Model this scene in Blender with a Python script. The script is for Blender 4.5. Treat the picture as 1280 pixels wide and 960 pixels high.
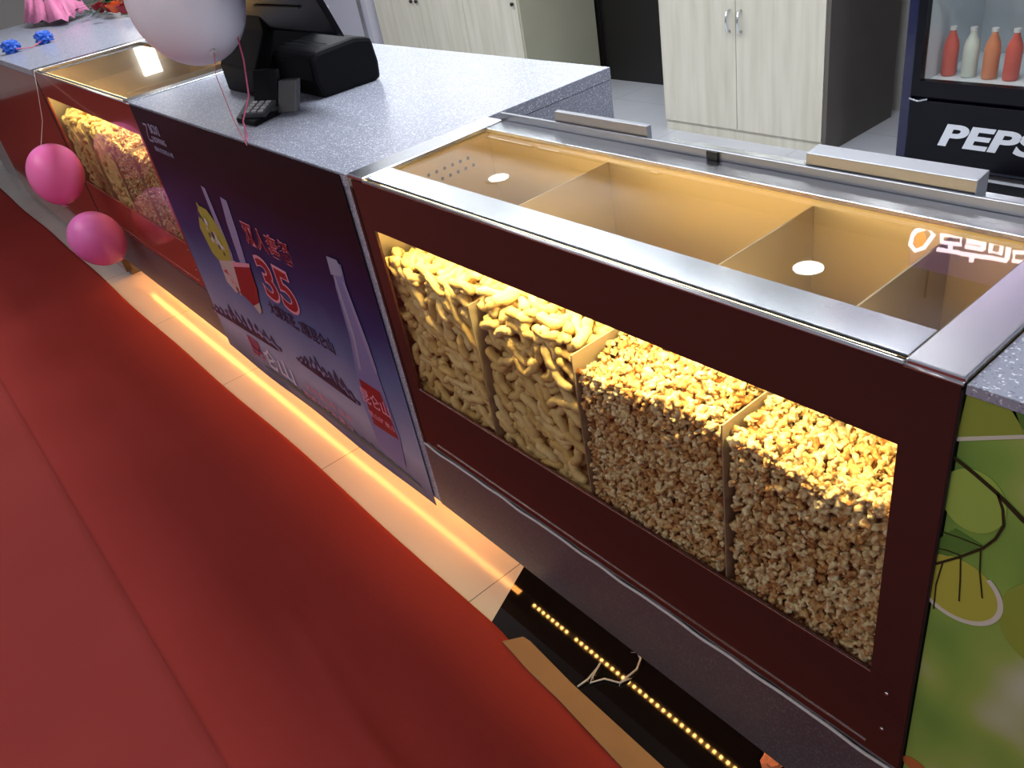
import bpy, bmesh, math, random
import numpy as np
from mathutils import Vector, Matrix, noise
random.seed(7); rng = np.random.default_rng(7)
PI = math.pi
sc = bpy.context.scene
for o in list(bpy.data.objects): bpy.data.objects.remove(o)
COL = sc.collection

# ------------------------------------------------------------------ camera
CAM = [0.0, -0.71608, 1.57]
RW = [[0.631895, 0.756966, -0.166469], [0.340636, -0.464164, -0.81763], [-0.696187, 0.459951, -0.551153]]          # rows: camera right, down, forward
cam_d = bpy.data.cameras.new('camera'); cam = bpy.data.objects.new('camera', cam_d); COL.objects.link(cam)
cam_d.sensor_width = 36; cam_d.sensor_fit = 'HORIZONTAL'; cam_d.lens = 1025.54 * 36 / 1280; cam_d.clip_start = .02
m = Matrix.Identity(4)
for i in range(3):
    m[i][0] = RW[0][i]; m[i][1] = -RW[1][i]; m[i][2] = -RW[2][i]; m[i][3] = CAM[i]
cam.matrix_world = m
sc.camera = cam
# ------------------------------------------------------------------ view, world, hall lights
sc.view_settings.view_transform = 'Standard'; sc.view_settings.look = 'None'
sc.view_settings.gamma = 1; sc.view_settings.use_curve_mapping = False
sc.view_settings.exposure = 0.0
sc.cycles.use_denoising = True
sc.cycles.max_bounces = 10; sc.cycles.transparent_max_bounces = 16
sc.cycles.caustics_reflective = False; sc.cycles.caustics_refractive = False
sc.cycles.sample_clamp_indirect = 4
w = bpy.data.worlds.new('world'); sc.world = w; w.use_nodes = True
w.node_tree.nodes['Background'].inputs[0].default_value = (.80, .84, 1, 1)
w.node_tree.nodes['Background'].inputs[1].default_value = .36

def area(name, loc, size, power, color, rot=(0, 0, 0), sy=None, spread=None):
    l = bpy.data.lights.new(name, 'AREA'); l.energy = power; l.color = color; l.size = size
    if sy: l.shape = 'RECTANGLE'; l.size_y = sy
    if spread: l.spread = spread
    o = bpy.data.objects.new(name, l); COL.objects.link(o); o.location = loc; o.rotation_euler = rot
    return o
CEIL = 2.85
area('hall_light', (-.8, -2.2, CEIL - .05), 2.2, 22, (1, .97, .95), sy=1.2)
area('hall_light', (-4.2, -1.8, CEIL - .05), 2.2, 26, (1, .97, .95), sy=1.2)
area('kiosk_light', (-1.8, 1.1, CEIL - .05), 2.0, 60, (.88, .94, 1), sy=.5)
area('kiosk_light', (1.4, 1.6, CEIL - .05), 1.6, 40, (.9, .95, 1), rot=(0, math.radians(20), 0), sy=.8)  # fill added from the right to brighten the till counter's side panel
area('kiosk_light', (-4.8, 1.1, CEIL - .05), 2.0, 60, (.88, .94, 1), sy=.5)

# ------------------------------------------------------------------ materials
def mat(name): 
    M = bpy.data.materials.new(name); M.use_nodes = True
    return M, M.node_tree, M.node_tree.nodes['Principled BSDF']
def srgb(r, g, b):
    f = lambda c: (c/255/12.92) if c/255 <= .04045 else ((c/255+.055)/1.055)**2.4
    return (f(r), f(g), f(b), 1)
def simple(name, col, rough=.5, metal=0, bump=0, scale=50, spec=.5, coat=0, var=0, vscale=8, stretch=None):
    M, nt, b = mat(name)
    b.inputs['Base Color'].default_value = col; b.inputs['Roughness'].default_value = rough
    b.inputs['Metallic'].default_value = metal; b.inputs['Specular IOR Level'].default_value = spec
    b.inputs['Coat Weight'].default_value = coat
    N = nt.nodes; L = nt.links
    tc = N.new('ShaderNodeTexCoord'); mp = N.new('ShaderNodeMapping'); L.new(tc.outputs['Object'], mp.inputs[0])
    if stretch: mp.inputs['Scale'].default_value = stretch
    if bump:
        n = N.new('ShaderNodeTexNoise'); n.inputs['Scale'].default_value = scale; L.new(mp.outputs[0], n.inputs[0])
        bp = N.new('ShaderNodeBump'); bp.inputs['Strength'].default_value = bump; bp.inputs['Distance'].default_value = .01
        L.new(n.outputs[0], bp.inputs['Height']); L.new(bp.outputs[0], b.inputs['Normal'])
    if var:
        n = N.new('ShaderNodeTexNoise'); n.inputs['Scale'].default_value = vscale; L.new(mp.outputs[0], n.inputs[0])
        mx = N.new('ShaderNodeMix'); mx.data_type = 'RGBA'
        mx.inputs[6].default_value = tuple(c*(1-var) for c in col[:3]) + (1,)
        mx.inputs[7].default_value = tuple(min(1, c*(1+var)) for c in col[:3]) + (1,)
        L.new(n.outputs[0], mx.inputs[0]); L.new(mx.outputs[2], b.inputs['Base Color'])
    return M
def emis(name, col, s):
    M, nt, b = mat(name); b.inputs['Base Color'].default_value = (0, 0, 0, 1)
    b.inputs['Emission Color'].default_value = col; b.inputs['Emission Strength'].default_value = s
    return M
def ramp(nt, stops, fac):
    r = nt.nodes.new('ShaderNodeValToRGB'); e = r.color_ramp.elements
    while len(e) > 1: e.remove(e[-1])
    e[0].position = stops[0][0]; e[0].color = stops[0][1]
    for p, c in stops[1:]:
        k = e.new(p); k.color = c
    nt.links.new(fac, r.inputs[0]); return r

def granite(name, base, dark, light, rough):
    M, nt, b = mat(name); N = nt.nodes; L = nt.links
    tc = N.new('ShaderNodeTexCoord')
    v = N.new('ShaderNodeTexVoronoi'); v.inputs['Scale'].default_value = 420; L.new(tc.outputs['Object'], v.inputs[0])
    sep = N.new('ShaderNodeSeparateColor'); L.new(v.outputs['Color'], sep.inputs[0])
    r = ramp(nt, [(0, dark), (.12, base), (.86, base), (.93, light), (1, light)], sep.outputs[0])
    L.new(r.outputs[0], b.inputs['Base Color'])
    n = N.new('ShaderNodeTexNoise'); n.inputs['Scale'].default_value = 300; L.new(tc.outputs['Object'], n.inputs[0])
    bp = N.new('ShaderNodeBump'); bp.inputs['Strength'].default_value = .12; bp.inputs['Distance'].default_value = .002
    L.new(n.outputs[0], bp.inputs['Height']); L.new(bp.outputs[0], b.inputs['Normal'])
    b.inputs['Roughness'].default_value = rough
    return M
M_granite = granite('speckled_granite', srgb(158, 162, 178), srgb(126, 130, 148), srgb(225, 228, 238), .24)
M_apron = granite('dark_speckled_granite', srgb(84, 78, 82), srgb(70, 66, 70), srgb(110, 106, 112), .32)

def steel_mat(name, col, rough, stretch, b_=.05):
    M = simple(name, col, rough, 1, b_, 60, stretch=stretch); return M
M_steel = steel_mat('brushed_steel', (.78, .83, .88, 1), .12, (1, 40, 40), .12)
M_steelY = steel_mat('brushed_steel_cross', (.60, .62, .66, 1), .22, (30, 1, 30), .03)
M_bead = simple('polished_bead', (.75, .76, .78, 1), .3, 1)
M_steel_dull = steel_mat('dull_steel', (.34, .35, .38, 1), .38, (1, 30, 30), .05)
M_steel_in = steel_mat('inner_steel', (.66, .59, .47, 1), .42, (60, 60, 1.5), .12)
M_divider = simple('divider_steel', (.48, .41, .31, 1), .42, .5, .04, 60)
M_postdark = simple('dark_post', srgb(48, 40, 36), .3, .4, .05, 40)
M_black = simple('black_rubber', (.008, .008, .01, 1), .45)
M_brown = simple('brown_back_painted_glass', srgb(66, 38, 34), .09, 0, 0, spec=.45, coat=.1)
M_brown2 = simple('russet_back_painted_glass', srgb(158, 66, 54), .12, 0, 0, spec=.6, coat=.5)
M_white = simple('white_satin', (.8, .8, .8, 1), .4)
M_caulk = simple('white_sealant', (.62, .6, .58, 1), .6, bump=.3, scale=120)

def glass_mat(name, tint=(1, 1, 1, 1), ior=1.5):
    M, nt, b = mat(name); N = nt.nodes; L = nt.links; N.remove(b)
    out = N['Material Output']; t = N.new('ShaderNodeBsdfTransparent'); g = N.new('ShaderNodeBsdfGlossy')
    t.inputs[0].default_value = tint; g.inputs['Roughness'].default_value = .015
    f = N.new('ShaderNodeFresnel'); f.inputs[0].default_value = ior
    ge = N.new('ShaderNodeNewGeometry'); mu = N.new('ShaderNodeMath'); mu.operation = 'MULTIPLY'
    sb = N.new('ShaderNodeMath'); sb.operation = 'SUBTRACT'; sb.inputs[0].default_value = 1
    L.new(ge.outputs['Backfacing'], sb.inputs[1]); L.new(f.outputs[0], mu.inputs[0]); L.new(sb.outputs[0], mu.inputs[1])
    mx = N.new('ShaderNodeMixShader'); L.new(mu.outputs[0], mx.inputs[0]); L.new(t.outputs[0], mx.inputs[1]); L.new(g.outputs[0], mx.inputs[2])
    L.new(mx.outputs[0], out.inputs[0]); return M
M_glass = glass_mat('clear_glass', (.96, .96, .93, 1))
M_glass_top = glass_mat('top_glass', (.93, .92, .88, 1), 1.75)

# carpet: two widths, the pile of the outer one brushed the other way
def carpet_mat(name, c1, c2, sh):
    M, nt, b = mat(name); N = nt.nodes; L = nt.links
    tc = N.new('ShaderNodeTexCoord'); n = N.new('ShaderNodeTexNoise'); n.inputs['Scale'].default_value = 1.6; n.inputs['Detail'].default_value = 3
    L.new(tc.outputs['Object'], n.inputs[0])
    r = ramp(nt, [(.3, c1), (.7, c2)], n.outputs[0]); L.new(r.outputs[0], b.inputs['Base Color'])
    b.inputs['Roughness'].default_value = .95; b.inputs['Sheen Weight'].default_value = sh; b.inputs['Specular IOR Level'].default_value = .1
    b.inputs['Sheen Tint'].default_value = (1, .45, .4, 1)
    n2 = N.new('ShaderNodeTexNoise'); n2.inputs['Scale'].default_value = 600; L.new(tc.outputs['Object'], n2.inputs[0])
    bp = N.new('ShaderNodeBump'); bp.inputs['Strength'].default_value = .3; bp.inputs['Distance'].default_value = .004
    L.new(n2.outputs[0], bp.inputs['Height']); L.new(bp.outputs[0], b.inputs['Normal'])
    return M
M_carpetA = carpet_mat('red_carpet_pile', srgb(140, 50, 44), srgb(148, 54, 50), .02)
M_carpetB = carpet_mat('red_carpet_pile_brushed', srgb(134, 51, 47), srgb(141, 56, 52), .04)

def tile_mat(name, col, grout, rough, size, off=(0, 0, 0)):
    M, nt, b = mat(name); N = nt.nodes; L = nt.links
    tc = N.new('ShaderNodeTexCoord'); mp = N.new('ShaderNodeMapping'); L.new(tc.outputs['Object'], mp.inputs[0]); mp.inputs['Location'].default_value = off
    br = N.new('ShaderNodeTexBrick'); br.offset = 0; L.new(mp.outputs[0], br.inputs[0])
    br.inputs['Scale'].default_value = 1; br.inputs['Brick Width'].default_value = size; br.inputs['Row Height'].default_value = size
    br.inputs['Mortar Size'].default_value = .0016; br.inputs['Color1'].default_value = col; br.inputs['Color2'].default_value = col
    br.inputs['Mortar'].default_value = grout
    n = N.new('ShaderNodeTexNoise'); n.inputs['Scale'].default_value = 2.5; L.new(tc.outputs['Object'], n.inputs[0])
    mx = N.new('ShaderNodeMix'); mx.data_type = 'RGBA'; mx.blend_type = 'MULTIPLY'; mx.inputs[0].default_value = .25
    L.new(br.outputs[0], mx.inputs[6]); L.new(n.outputs[0], mx.inputs[7]); L.new(mx.outputs[2], b.inputs['Base Color'])
    b.inputs['Roughness'].default_value = rough
    return M
M_tile = tile_mat('pale_floor_tile', srgb(214, 208, 204), srgb(120, 112, 108), .16, .8, (.52, .6, 0))
M_tile_back = tile_mat('grey_floor_tile', srgb(214, 216, 224), srgb(160, 162, 168), .25, .8)
M_blacktile = simple('black_gloss_tile', (.006, .005, .006, 1), .06, spec=.6)

# ------------------------------------------------------------------ mesh helpers
def box(bm, x0, x1, y0, y1, z0, z1):
    v = [bm.verts.new((x, y, z)) for z in (z0, z1) for x, y in ((x0, y0), (x1, y0), (x1, y1), (x0, y1))]
    for f in ((3, 2, 1, 0), (4, 5, 6, 7), (0, 1, 5, 4), (1, 2, 6, 5), (2, 3, 7, 6), (3, 0, 4, 7)): bm.faces.new([v[i] for i in f])
    return v
def prism(bm, pts, axis, a0, a1):
    """extrude an outline; axis='y': pts are (x,z); 'x': (y,z); 'z': (x,y)"""
    def P(p, a): return (p[0], a, p[1]) if axis == 'y' else ((a, p[0], p[1]) if axis == 'x' else (p[0], p[1], a))
    A = [bm.verts.new(P(p, a0)) for p in pts]; B = [bm.verts.new(P(p, a1)) for p in pts]
    n = len(pts); bm.faces.new(A); bm.faces.new(B[::-1])
    for i in range(n): bm.faces.new((A[i], B[i], B[(i+1) % n], A[(i+1) % n]))
def tube(bm, path, r, seg=8, close_ends=True):
    path = [Vector(p) for p in path]; n = len(path); rr = r if hasattr(r, '__len__') else [r]*n
    rings = []; prev = None
    for i, p in enumerate(path):
        t = (path[min(i+1, n-1)] - path[max(i-1, 0)]).normalized()
        a = prev if prev is not None else (Vector((0, 0, 1)) if abs(t.z) < .9 else Vector((1, 0, 0)))
        u = (a - t*a.dot(t)).normalized(); prev = u; v = t.cross(u)
        rings.append([bm.verts.new(p + (u*math.cos(2*PI*k/seg) + v*math.sin(2*PI*k/seg))*rr[i]) for k in range(seg)])
    for i in range(n-1):
        for k in range(seg): bm.faces.new((rings[i][k], rings[i][(k+1) % seg], rings[i+1][(k+1) % seg], rings[i+1][k]))
    if close_ends: bm.faces.new(rings[0][::-1]); bm.faces.new(rings[-1])
def lathe(bm, prof, seg=24, c=(0, 0, 0)):
    rings = [[bm.verts.new((c[0]+r*math.cos(2*PI*k/seg), c[1]+r*math.sin(2*PI*k/seg), c[2]+z)) for k in range(seg)] for r, z in prof]
    for i in range(len(rings)-1):
        for k in range(seg): bm.faces.new((rings[i][k], rings[i][(k+1) % seg], rings[i+1][(k+1) % seg], rings[i+1][k]))
    bm.faces.new(rings[0][::-1]); bm.faces.new(rings[-1])
def obj(name, bm, m, parent=None, smooth=False, bevel=0, recalc=True):
    if recalc: bmesh.ops.recalc_face_normals(bm, faces=bm.faces)
    me = bpy.data.meshes.new(name); bm.to_mesh(me); bm.free()
    me.materials.append(m)
    if smooth:
        for p in me.polygons: p.use_smooth = True
    o = bpy.data.objects.new(name, me); COL.objects.link(o)
    if parent is not None:
        o.parent = parent
        o.matrix_parent_inverse = Matrix.Translation(-Vector(parent.location)) if parent.type == 'EMPTY' else Matrix.Identity(4)
    if bevel:
        b = o.modifiers.new('bevel', 'BEVEL'); b.width = bevel; b.segments = 2; b.limit_method = 'ANGLE'
    return o
def bxo(name, dims, m, parent=None, bevel=0):
    bm = bmesh.new(); box(bm, *dims); return obj(name, bm, m, parent, bevel=bevel)
def tag(o, label, cat, group=None, kind=None):
    o['label'] = label
    if cat: o['category'] = cat
    if group: o['group'] = group
    if kind: o['kind'] = kind
    return o
def thing(name, label, cat, loc=(0, 0, 0), group=None):
    o = bpy.data.objects.new(name, None); COL.objects.link(o); o.location = loc; o.empty_display_size = .05
    return tag(o, label, cat, group)
def struct(o): o['kind'] = 'structure'; return o
def plane_text(body, name, m, parent, x0, x1, z0, z1, y, depth=.0006, bold=0.0, shear=0.0, flipz=False, outline=None, xform=None):
    c = bpy.data.curves.new('t', 'FONT'); c.body = body; c.extrude = .02; c.offset = bold; c.shear = shear
    t = bpy.data.objects.new('t', c); COL.objects.link(t); bpy.context.view_layer.update()
    me = bpy.data.meshes.new_from_object(t.evaluated_get(bpy.context.evaluated_depsgraph_get()))
    bpy.data.objects.remove(t); co = np.array([v.co[:] for v in me.vertices])
    mn, mx = co.min(0), co.max(0)
    for v, p in zip(me.vertices, co):
        a = (p[0]-mn[0])/(mx[0]-mn[0]); b = (p[1]-mn[1])/(mx[1]-mn[1])
        if flipz: b = 1-b
        d = y - depth*(p[2]-mn[2])/(mx[2]-mn[2])
        v.co = (x0+(x1-x0)*a, d, z0+(z1-z0)*b)
    me.materials.clear(); me.materials.append(m); me.name = name
    o = bpy.data.objects.new(name, me); COL.objects.link(o)
    if parent is not None:
        o.parent = parent
        if parent.type == 'EMPTY': o.matrix_parent_inverse = Matrix.Translation(-Vector(parent.location))
    return o

# ------------------------------------------------------------------ the room
struct(bxo('floor', (-12, 4, .07, 3.6, -.05, 0), M_tile_back))
bm = bmesh.new()
prism(bm, [(-12, -.07), (-12, .07), (-1.305, .07), (-1.242, -.07)][::-1], 'z', -.05, .0)
struct(obj('floor_front', bm, M_tile))
bm = bmesh.new(); prism(bm, [(-1.305, .07), (-1.15, -.275), (4, -.275), (4, .07)][::-1], 'z', -.05, .0)
struct(obj('floor_dark', bm, M_blacktile))
bm = bmesh.new(); prism(bm, [(-12, -5), (4, -5), (4, -.275), (-1.15, -.275), (-1.242, -.07), (-12, -.07)][::-1], 'z', -.05, .0)
struct(obj('floor_hall', bm, M_tile))
M_ceil = simple('ceiling_paint', srgb(226, 226, 226), .8)
M_wall = simple('wall_paint', srgb(200, 196, 190), .8)
struct(bxo('ceiling', (-12, 4, -5, 3.7, CEIL, CEIL+.1), M_ceil))
struct(bxo('wall_back', (-12, 4, 3.56, 3.7, 0, CEIL), M_wall))
struct(bxo('wall_left', (-12.1, -12, -5, 3.7, 0, CEIL), M_wall))

# dark doorway panel between the cupboards
dr = bpy.data.objects.new('door_1', None); COL.objects.link(dr); struct(dr)
M_dark = simple('near_black_door', (.010, .009, .009, 1), .35)
bxo('door_leaf', (-4.45, -3.2, 3.535, 3.558, 0.0, 2.1), M_dark, dr)
bxo('door_frame', (-4.47, -4.42, 3.52, 3.559, 0, 2.15), M_dark, dr)

# ceiling downlights, and panels added to put bright bands on the rails
M_down = emis('downlight_glow', (1, .96, .9, 1), 22)
M_trim = simple('white_trim', (.75, .75, .75, 1), .4)
for i, (x, y) in enumerate([(-5.37, 3.11), (-2.42, 3.03), (-3.9, 1.2), (-1.0, 1.0)]):
    lab = ['round recessed downlight in the ceiling above the far left cupboard', 'round recessed downlight in the ceiling above the pale double-door cupboard',
           'round recessed downlight above the till counter', 'round recessed downlight above the staff side of the near display case'][i]
    t = thing('downlight', lab, 'ceiling light', (x, y, CEIL), 'recessed downlights')
    bm = bmesh.new(); lathe(bm, [(.110, -.004), (.110, -.012), (.086, -.014), (.086, -.004)], 28, (x, y, CEIL)); obj('trim_ring', bm, M_trim, t)
    bm = bmesh.new(); lathe(bm, [(.085, -.004), (.085, -.012)], 28, (x, y, CEIL)); obj('lamp', bm, M_down, t)
M_panel = emis('light_panel_glow', (1, .99, .97, 1), 9)
for i, (x, y, wx, wy) in enumerate([(-4.90, 2.63, .14, .20), (-2.60, 2.63, .09, .20), (-2.10, 2.63, .22, .20), (-1.60, 2.60, .20, .20)]):
    lab = ['small ceiling light panel in front of the left cupboard', 'narrow ceiling light panel in front of the double-door cupboard', 'wider ceiling light panel between the cupboard and the fridge',
           'ceiling light panel in front of the fridge'][i]
    t = thing('light_panel', lab, 'ceiling light', (x, y, CEIL), 'ceiling light panels')
    bxo('frame', (x-wx/2-.02, x+wx/2+.02, y-wy/2-.02, y+wy/2+.02, CEIL-.012, CEIL-.001), M_trim, t)
    bxo('diffuser', (x-wx/2, x+wx/2, y-wy/2, y+wy/2, CEIL-.016, CEIL-.0125), M_panel, t)

# illuminated menu boards high on the back wall
M_menu = emis('menu_board_glow', (.94, .97, 1, 1), 3.6)
for i, (x0, x1) in enumerate([(-8.1, -6.75), (-6.7, -5.35), (-5.3, -3.95)]):
    t = thing('menu_board', ['leftmost', 'middle', 'rightmost'][i] + ' of the three backlit menu boards high on the back wall', 'menu board', ((x0+x1)/2, 3.5, 2.1), 'backlit menu boards')
    bxo('housing', (x0, x1, 3.50, 3.558, 1.92, 2.72), M_black, t)
    bxo('screen', (x0+.02, x1-.02, 3.494, 3.4995, 1.94, 2.70), M_menu, t)

tag(bxo('lightbox', (-11.998, -11.93, 2.48, 2.72, 2.0, 2.35), emis('lightbox_glow', (1, .95, .85, 1), 5)), 'glowing advertising lightbox on the far left wall', 'lightbox')
# neon sign hanging under the ceiling (it mirrors in the glass top of the near case)
M_neon = emis('neon_white', (1, .78, .86, 1), 9); M_neonO = emis('neon_orange', (1, .16, .02, 1), 6)
M_violet = emis('violet_sign_panel', (.25, .14, .6, 1), .9)
sg = thing('neon_sign', 'hanging neon sign with an orange logo and white characters', 'sign', (-1.6, 3.05, 2.3))
def sq_stroke(bm, pts, r=.011, y=3.03):
    tube(bm, [(p[0], y, p[1]) for p in pts], r, 6)
bm = bmesh.new(); sq_stroke(bm, [(-1.828, 2.472), (-1.771, 2.442), (-1.74, 2.474), (-1.779, 2.552), (-1.821, 2.579), (-1.849, 2.551), (-1.842, 2.497), (-1.828, 2.472)]); obj('logo_outline', bm, M_neon, sg)
bm = bmesh.new(); prism(bm, [(-1.823, 2.48), (-1.797, 2.465), (-1.777, 2.499), (-1.787, 2.549), (-1.814, 2.565), (-1.833, 2.539)], 'y', 3.03, 3.04); obj('logo', bm, M_neonO, sg)
for st in ([[(-1.699, 2.46), (-1.608, 2.452), (-1.606, 2.493), (-1.697, 2.502), (-1.699, 2.46)], [(-1.651, 2.499), (-1.652, 2.525)], [(-1.712, 2.544), (-1.608, 2.536)]],
           [[(-1.583, 2.446), (-1.502, 2.444)], [(-1.579, 2.47), (-1.506, 2.465)], [(-1.583, 2.496), (-1.502, 2.493)], [(-1.504, 2.436), (-1.502, 2.493)], [(-1.6, 2.538), (-1.482, 2.529)], [(-1.545, 2.532), (-1.547, 2.567)]],
           [[(-1.469, 2.448), (-1.424, 2.445), (-1.423, 2.494), (-1.469, 2.497), (-1.469, 2.448)], [(-1.394, 2.434), (-1.392, 2.515)], [(-1.49, 2.527), (-1.391, 2.523)]],
           [[(-1.366, 2.44), (-1.315, 2.435), (-1.317, 2.464), (-1.367, 2.472), (-1.364, 2.516), (-1.31, 2.51)]],
           [[(-1.288, 2.44), (-1.242, 2.437), (-1.24, 2.484), (-1.286, 2.488), (-1.288, 2.44)]]):
    bm = bmesh.new()
    for s in st: sq_stroke(bm, s, .0115)
    obj('sign_character', bm, M_neon, sg)
a, b_ = (-1.865, 2.635), (-1.191, 2.363)
bxo('backing_panel', (a[0], b_[0], 3.06, 3.09, min(a[1], b_[1])-.03, max(a[1], b_[1])+.05), M_violet, sg)
for x in (a[0]+.1, b_[0]-.1):
    bm = bmesh.new(); tube(bm, [(x, 3.075, a[1]-.05), (x, 3.075, CEIL)], .006, 8); obj('hanging_rod', bm, M_black, sg)

# ------------------------------------------------------------------ cupboards
def wood_mat():
    M, nt, b = mat('pale_wood_laminate'); N = nt.nodes; L = nt.links
    tc = N.new('ShaderNodeTexCoord'); mp = N.new('ShaderNodeMapping'); mp.inputs['Scale'].default_value = (14, 14, 1.2); L.new(tc.outputs['Object'], mp.inputs[0])
    n = N.new('ShaderNodeTexNoise'); n.inputs['Scale'].default_value = 1.5; n.inputs['Detail'].default_value = 6; L.new(mp.outputs[0], n.inputs[0])
    r = ramp(nt, [(.3, srgb(204, 199, 180)), (.55, srgb(218, 213, 196)), (.8, srgb(228, 222, 208))], n.outputs[0])
    L.new(r.outputs[0], b.inputs['Base Color']); b.inputs['Roughness'].default_value = .5; return M
M_wood = wood_mat()
M_woodside = simple('grey_brown_laminate', srgb(96, 90, 84), .55, var=.15, vscale=6)
M_woodshade = simple('pale_laminate_side', srgb(176, 174, 152), .5, var=.06, vscale=6)  # pale laminate darkened, so the side panel's shade sits in its colour
def cupboard(name, label, x0, x1, y0, y1, h, side_m, doors, knob='bar'):
    t = thing(name, label, 'cupboard', ((x0+x1)/2, (y0+y1)/2, 0))
    bm = bmesh.new(); box(bm, x0, x1-.022, y0+.02, y1, .06, h); obj('carcass', bm, M_wood, t)
    bxo('side_panel', (x1-.021, x1, y0+.0, y1, 0, h), side_m, t, .001)
    bxo('plinth', (x0, x1-.022, y0+.012, y0+.03, 0, .058), M_wood, t)
    xs = np.linspace(x0, x1-.024, doors+1)
    for i in range(doors):
        d = bxo('door', (xs[i]+.002, xs[i+1]-.002, y0, y0+.018, .06, h-.01), M_wood, t, .0015)
        hx = xs[i+1]-.035 if i % 2 == 0 else xs[i]+.035
        bm = bmesh.new()
        if knob == 'bar':
            tube(bm, [(hx, y0, .56), (hx, y0-.025, .565), (hx, y0-.03, .61), (hx, y0-.025, .655), (hx, y0, .66)], .006, 8)
        else:
            lathe(bm, [(.006, 0), (.012, .012), (.012, .02), (.004, .022)], 12); bmesh.ops.rotate(bm, verts=bm.verts, matrix=Matrix.Rotation(PI/2, 3, 'X')); bmesh.ops.translate(bm, verts=bm.verts, vec=(hx, y0, .66))
        h_ = obj('handle', bm, M_steel if knob == 'bar' else M_black, d, True)
    return t
cupboard('storage_cupboard', 'pale wood double-door cupboard with bar handles left of the fridge', -3.265, -2.235, 2.85, 3.45, 2.05, M_woodside, 2)
cupboard('storage_cupboard', 'pale wood cupboard with round knobs behind the till counter, left of the dark doorway', -6.25, -4.44, 2.85, 3.5, 1.85, M_woodshade, 3, 'knob')
t = thing('wall_cabinet', 'plain pale lilac panel cabinet behind the till at the left of the cupboards', 'cabinet', (-7.0, 3.1, 0))
bxo('carcass', (-7.9, -6.30, 2.80, 3.5, 0, 1.9), simple('pale_lilac_panel', srgb(196, 194, 206), .4), t)
bxo('metal_edge', (-6.42, -6.36, 2.79, 2.799, 0, 1.9), M_steel, t)

# ------------------------------------------------------------------ drinks fridge
M_navy = simple('navy_enamel', srgb(18, 22, 62), .25, coat=.4)
M_fblack = simple('black_enamel', srgb(6, 7, 16), .35, spec=.25)
M_flight = simple('white_fridge_liner', srgb(205, 212, 220), .35)
fx0, fx1, fy = -1.876, -1.13, 2.85
t = thing('drinks_fridge', 'dark blue glass-door drinks fridge with white lettering on its base', 'fridge', ((fx0+fx1)/2, fy+.3, 0))
bm = bmesh.new(); box(bm, fx0, fx0+.05, fy+.03, fy+.6, .02, 2.0); box(bm, fx1-.05, fx1, fy+.03, fy+.6, .02, 2.0); box(bm, fx0+.05, fx1-.05, fy+.55, fy+.6, .02, 2.0)
box(bm, fx0+.05, fx1-.05, fy+.03, fy+.55, 1.8, 2.0); box(bm, fx0+.05, fx1-.05, fy+.03, fy+.55, .02, .355); obj('body', bm, M_navy, t)
bxo('corner_trim', (fx0, fx0+.045, fy, fy+.03, .02, 2.0), M_navy, t, .004)
lp = bxo('base_panel', (fx0+.046, fx1, fy-.002, fy+.028, .04, .315), M_fblack, t, .004)
dframe = bmesh.new()
prism(dframe, [(fx0+.05, .335), (fx1, .335), (fx1, .40), (fx0+.05, .40)], 'y', fy-.012, fy+.025)
prism(dframe, [(fx0+.05, .40), (fx0+.085, .40), (fx0+.085, 1.86), (fx0+.05, 1.86)], 'y', fy-.012, fy+.025)
prism(dframe, [(fx1-.05, .40), (fx1, .40), (fx1, 1.86), (fx1-.05, 1.86)], 'y', fy-.012, fy+.025)
prism(dframe, [(fx0+.05, 1.80), (fx1, 1.80), (fx1, 1.86), (fx0+.05, 1.86)], 'y', fy-.014, fy+.025)
d = obj('door', dframe, M_fblack, t)
bxo('door_glass', (fx0+.086, fx1-.051, fy+.003, fy+.009, .401, 1.799), M_glass, d)
bm = bmesh.new(); tube(bm, [(fx0+.05, fy-.02, .325), (fx0+.09, fy-.025, .318), (fx0+.13, fy-.02, .328)], .004, 6); obj('hinge', bm, M_steel, d)
bxo('liner_sill', (fx0+.051, fx1-.051, fy+.031, fy+.54, .356, .385), M_flight, t)
bm = bmesh.new(); box(bm, fx0+.051, fx0+.085, fy+.03, fy+.54, .386, 1.79); box(bm, fx0+.086, fx1-.051, fy+.50, fy+.54, .386, 1.79); obj('liner', bm, M_flight, t)
M_shelfm = simple('white_wire', (.75, .77, .8, 1), .4)
for z in (.74, 1.1, 1.45):
    bm = bmesh.new()
    for k in range(14): tube(bm, [(fx0+.1+k*.042, fy+.05, z), (fx0+.1+k*.042, fy+.48, z)], .002, 5)
    tube(bm, [(fx0+.09, fy+.05, z), (fx1-.055, fy+.05, z)], .005, 6); box(bm, fx0+.09, fx1-.055, fy+.044, fy+.048, z-.012, z+.018); obj('shelf', bm, M_shelfm, t)
bxo('lamp', (fx0+.09, fx1-.06, fy+.06, fy+.1, 1.76, 1.785), emis('fridge_lamp_glow', (.85, .93, 1, 1), 5), t)
l = area('fridge_light', ((fx0+fx1)/2, fy+.08, 1.74), .6, 5, (.85, .93, 1), sy=.05); l.parent = t; l.matrix_parent_inverse = Matrix.Translation(-Vector(t.location))
plane_text('PEPSI', 'logo_lettering', simple('white_lettering', (.78, .80, .86, 1), .4), lp, -1.688, -1.21, .128, .228, fy-.0025, .001, bold=.035, shear=.22)
kinds = [((.62, .10, .07, 1), 'red-capped'), ((.62, .66, .60, 1), 'pale'), ((.65, .22, .10, 1), 'orange'), ((.72, .62, .55, 1), 'cream'), ((.12, .35, .18, 1), 'green')]
capm = simple('bottle_cap', (.7, .7, .7, 1), .4)
bmats = [simple('bottle_body_%s' % k[1].replace('-', '_'), k[0], .3) for k in kinds]
ord_ = ['leftmost', 'second from left', 'third from left', 'fourth from left', 'fifth from left', 'sixth from left', 'seventh from left']
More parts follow.
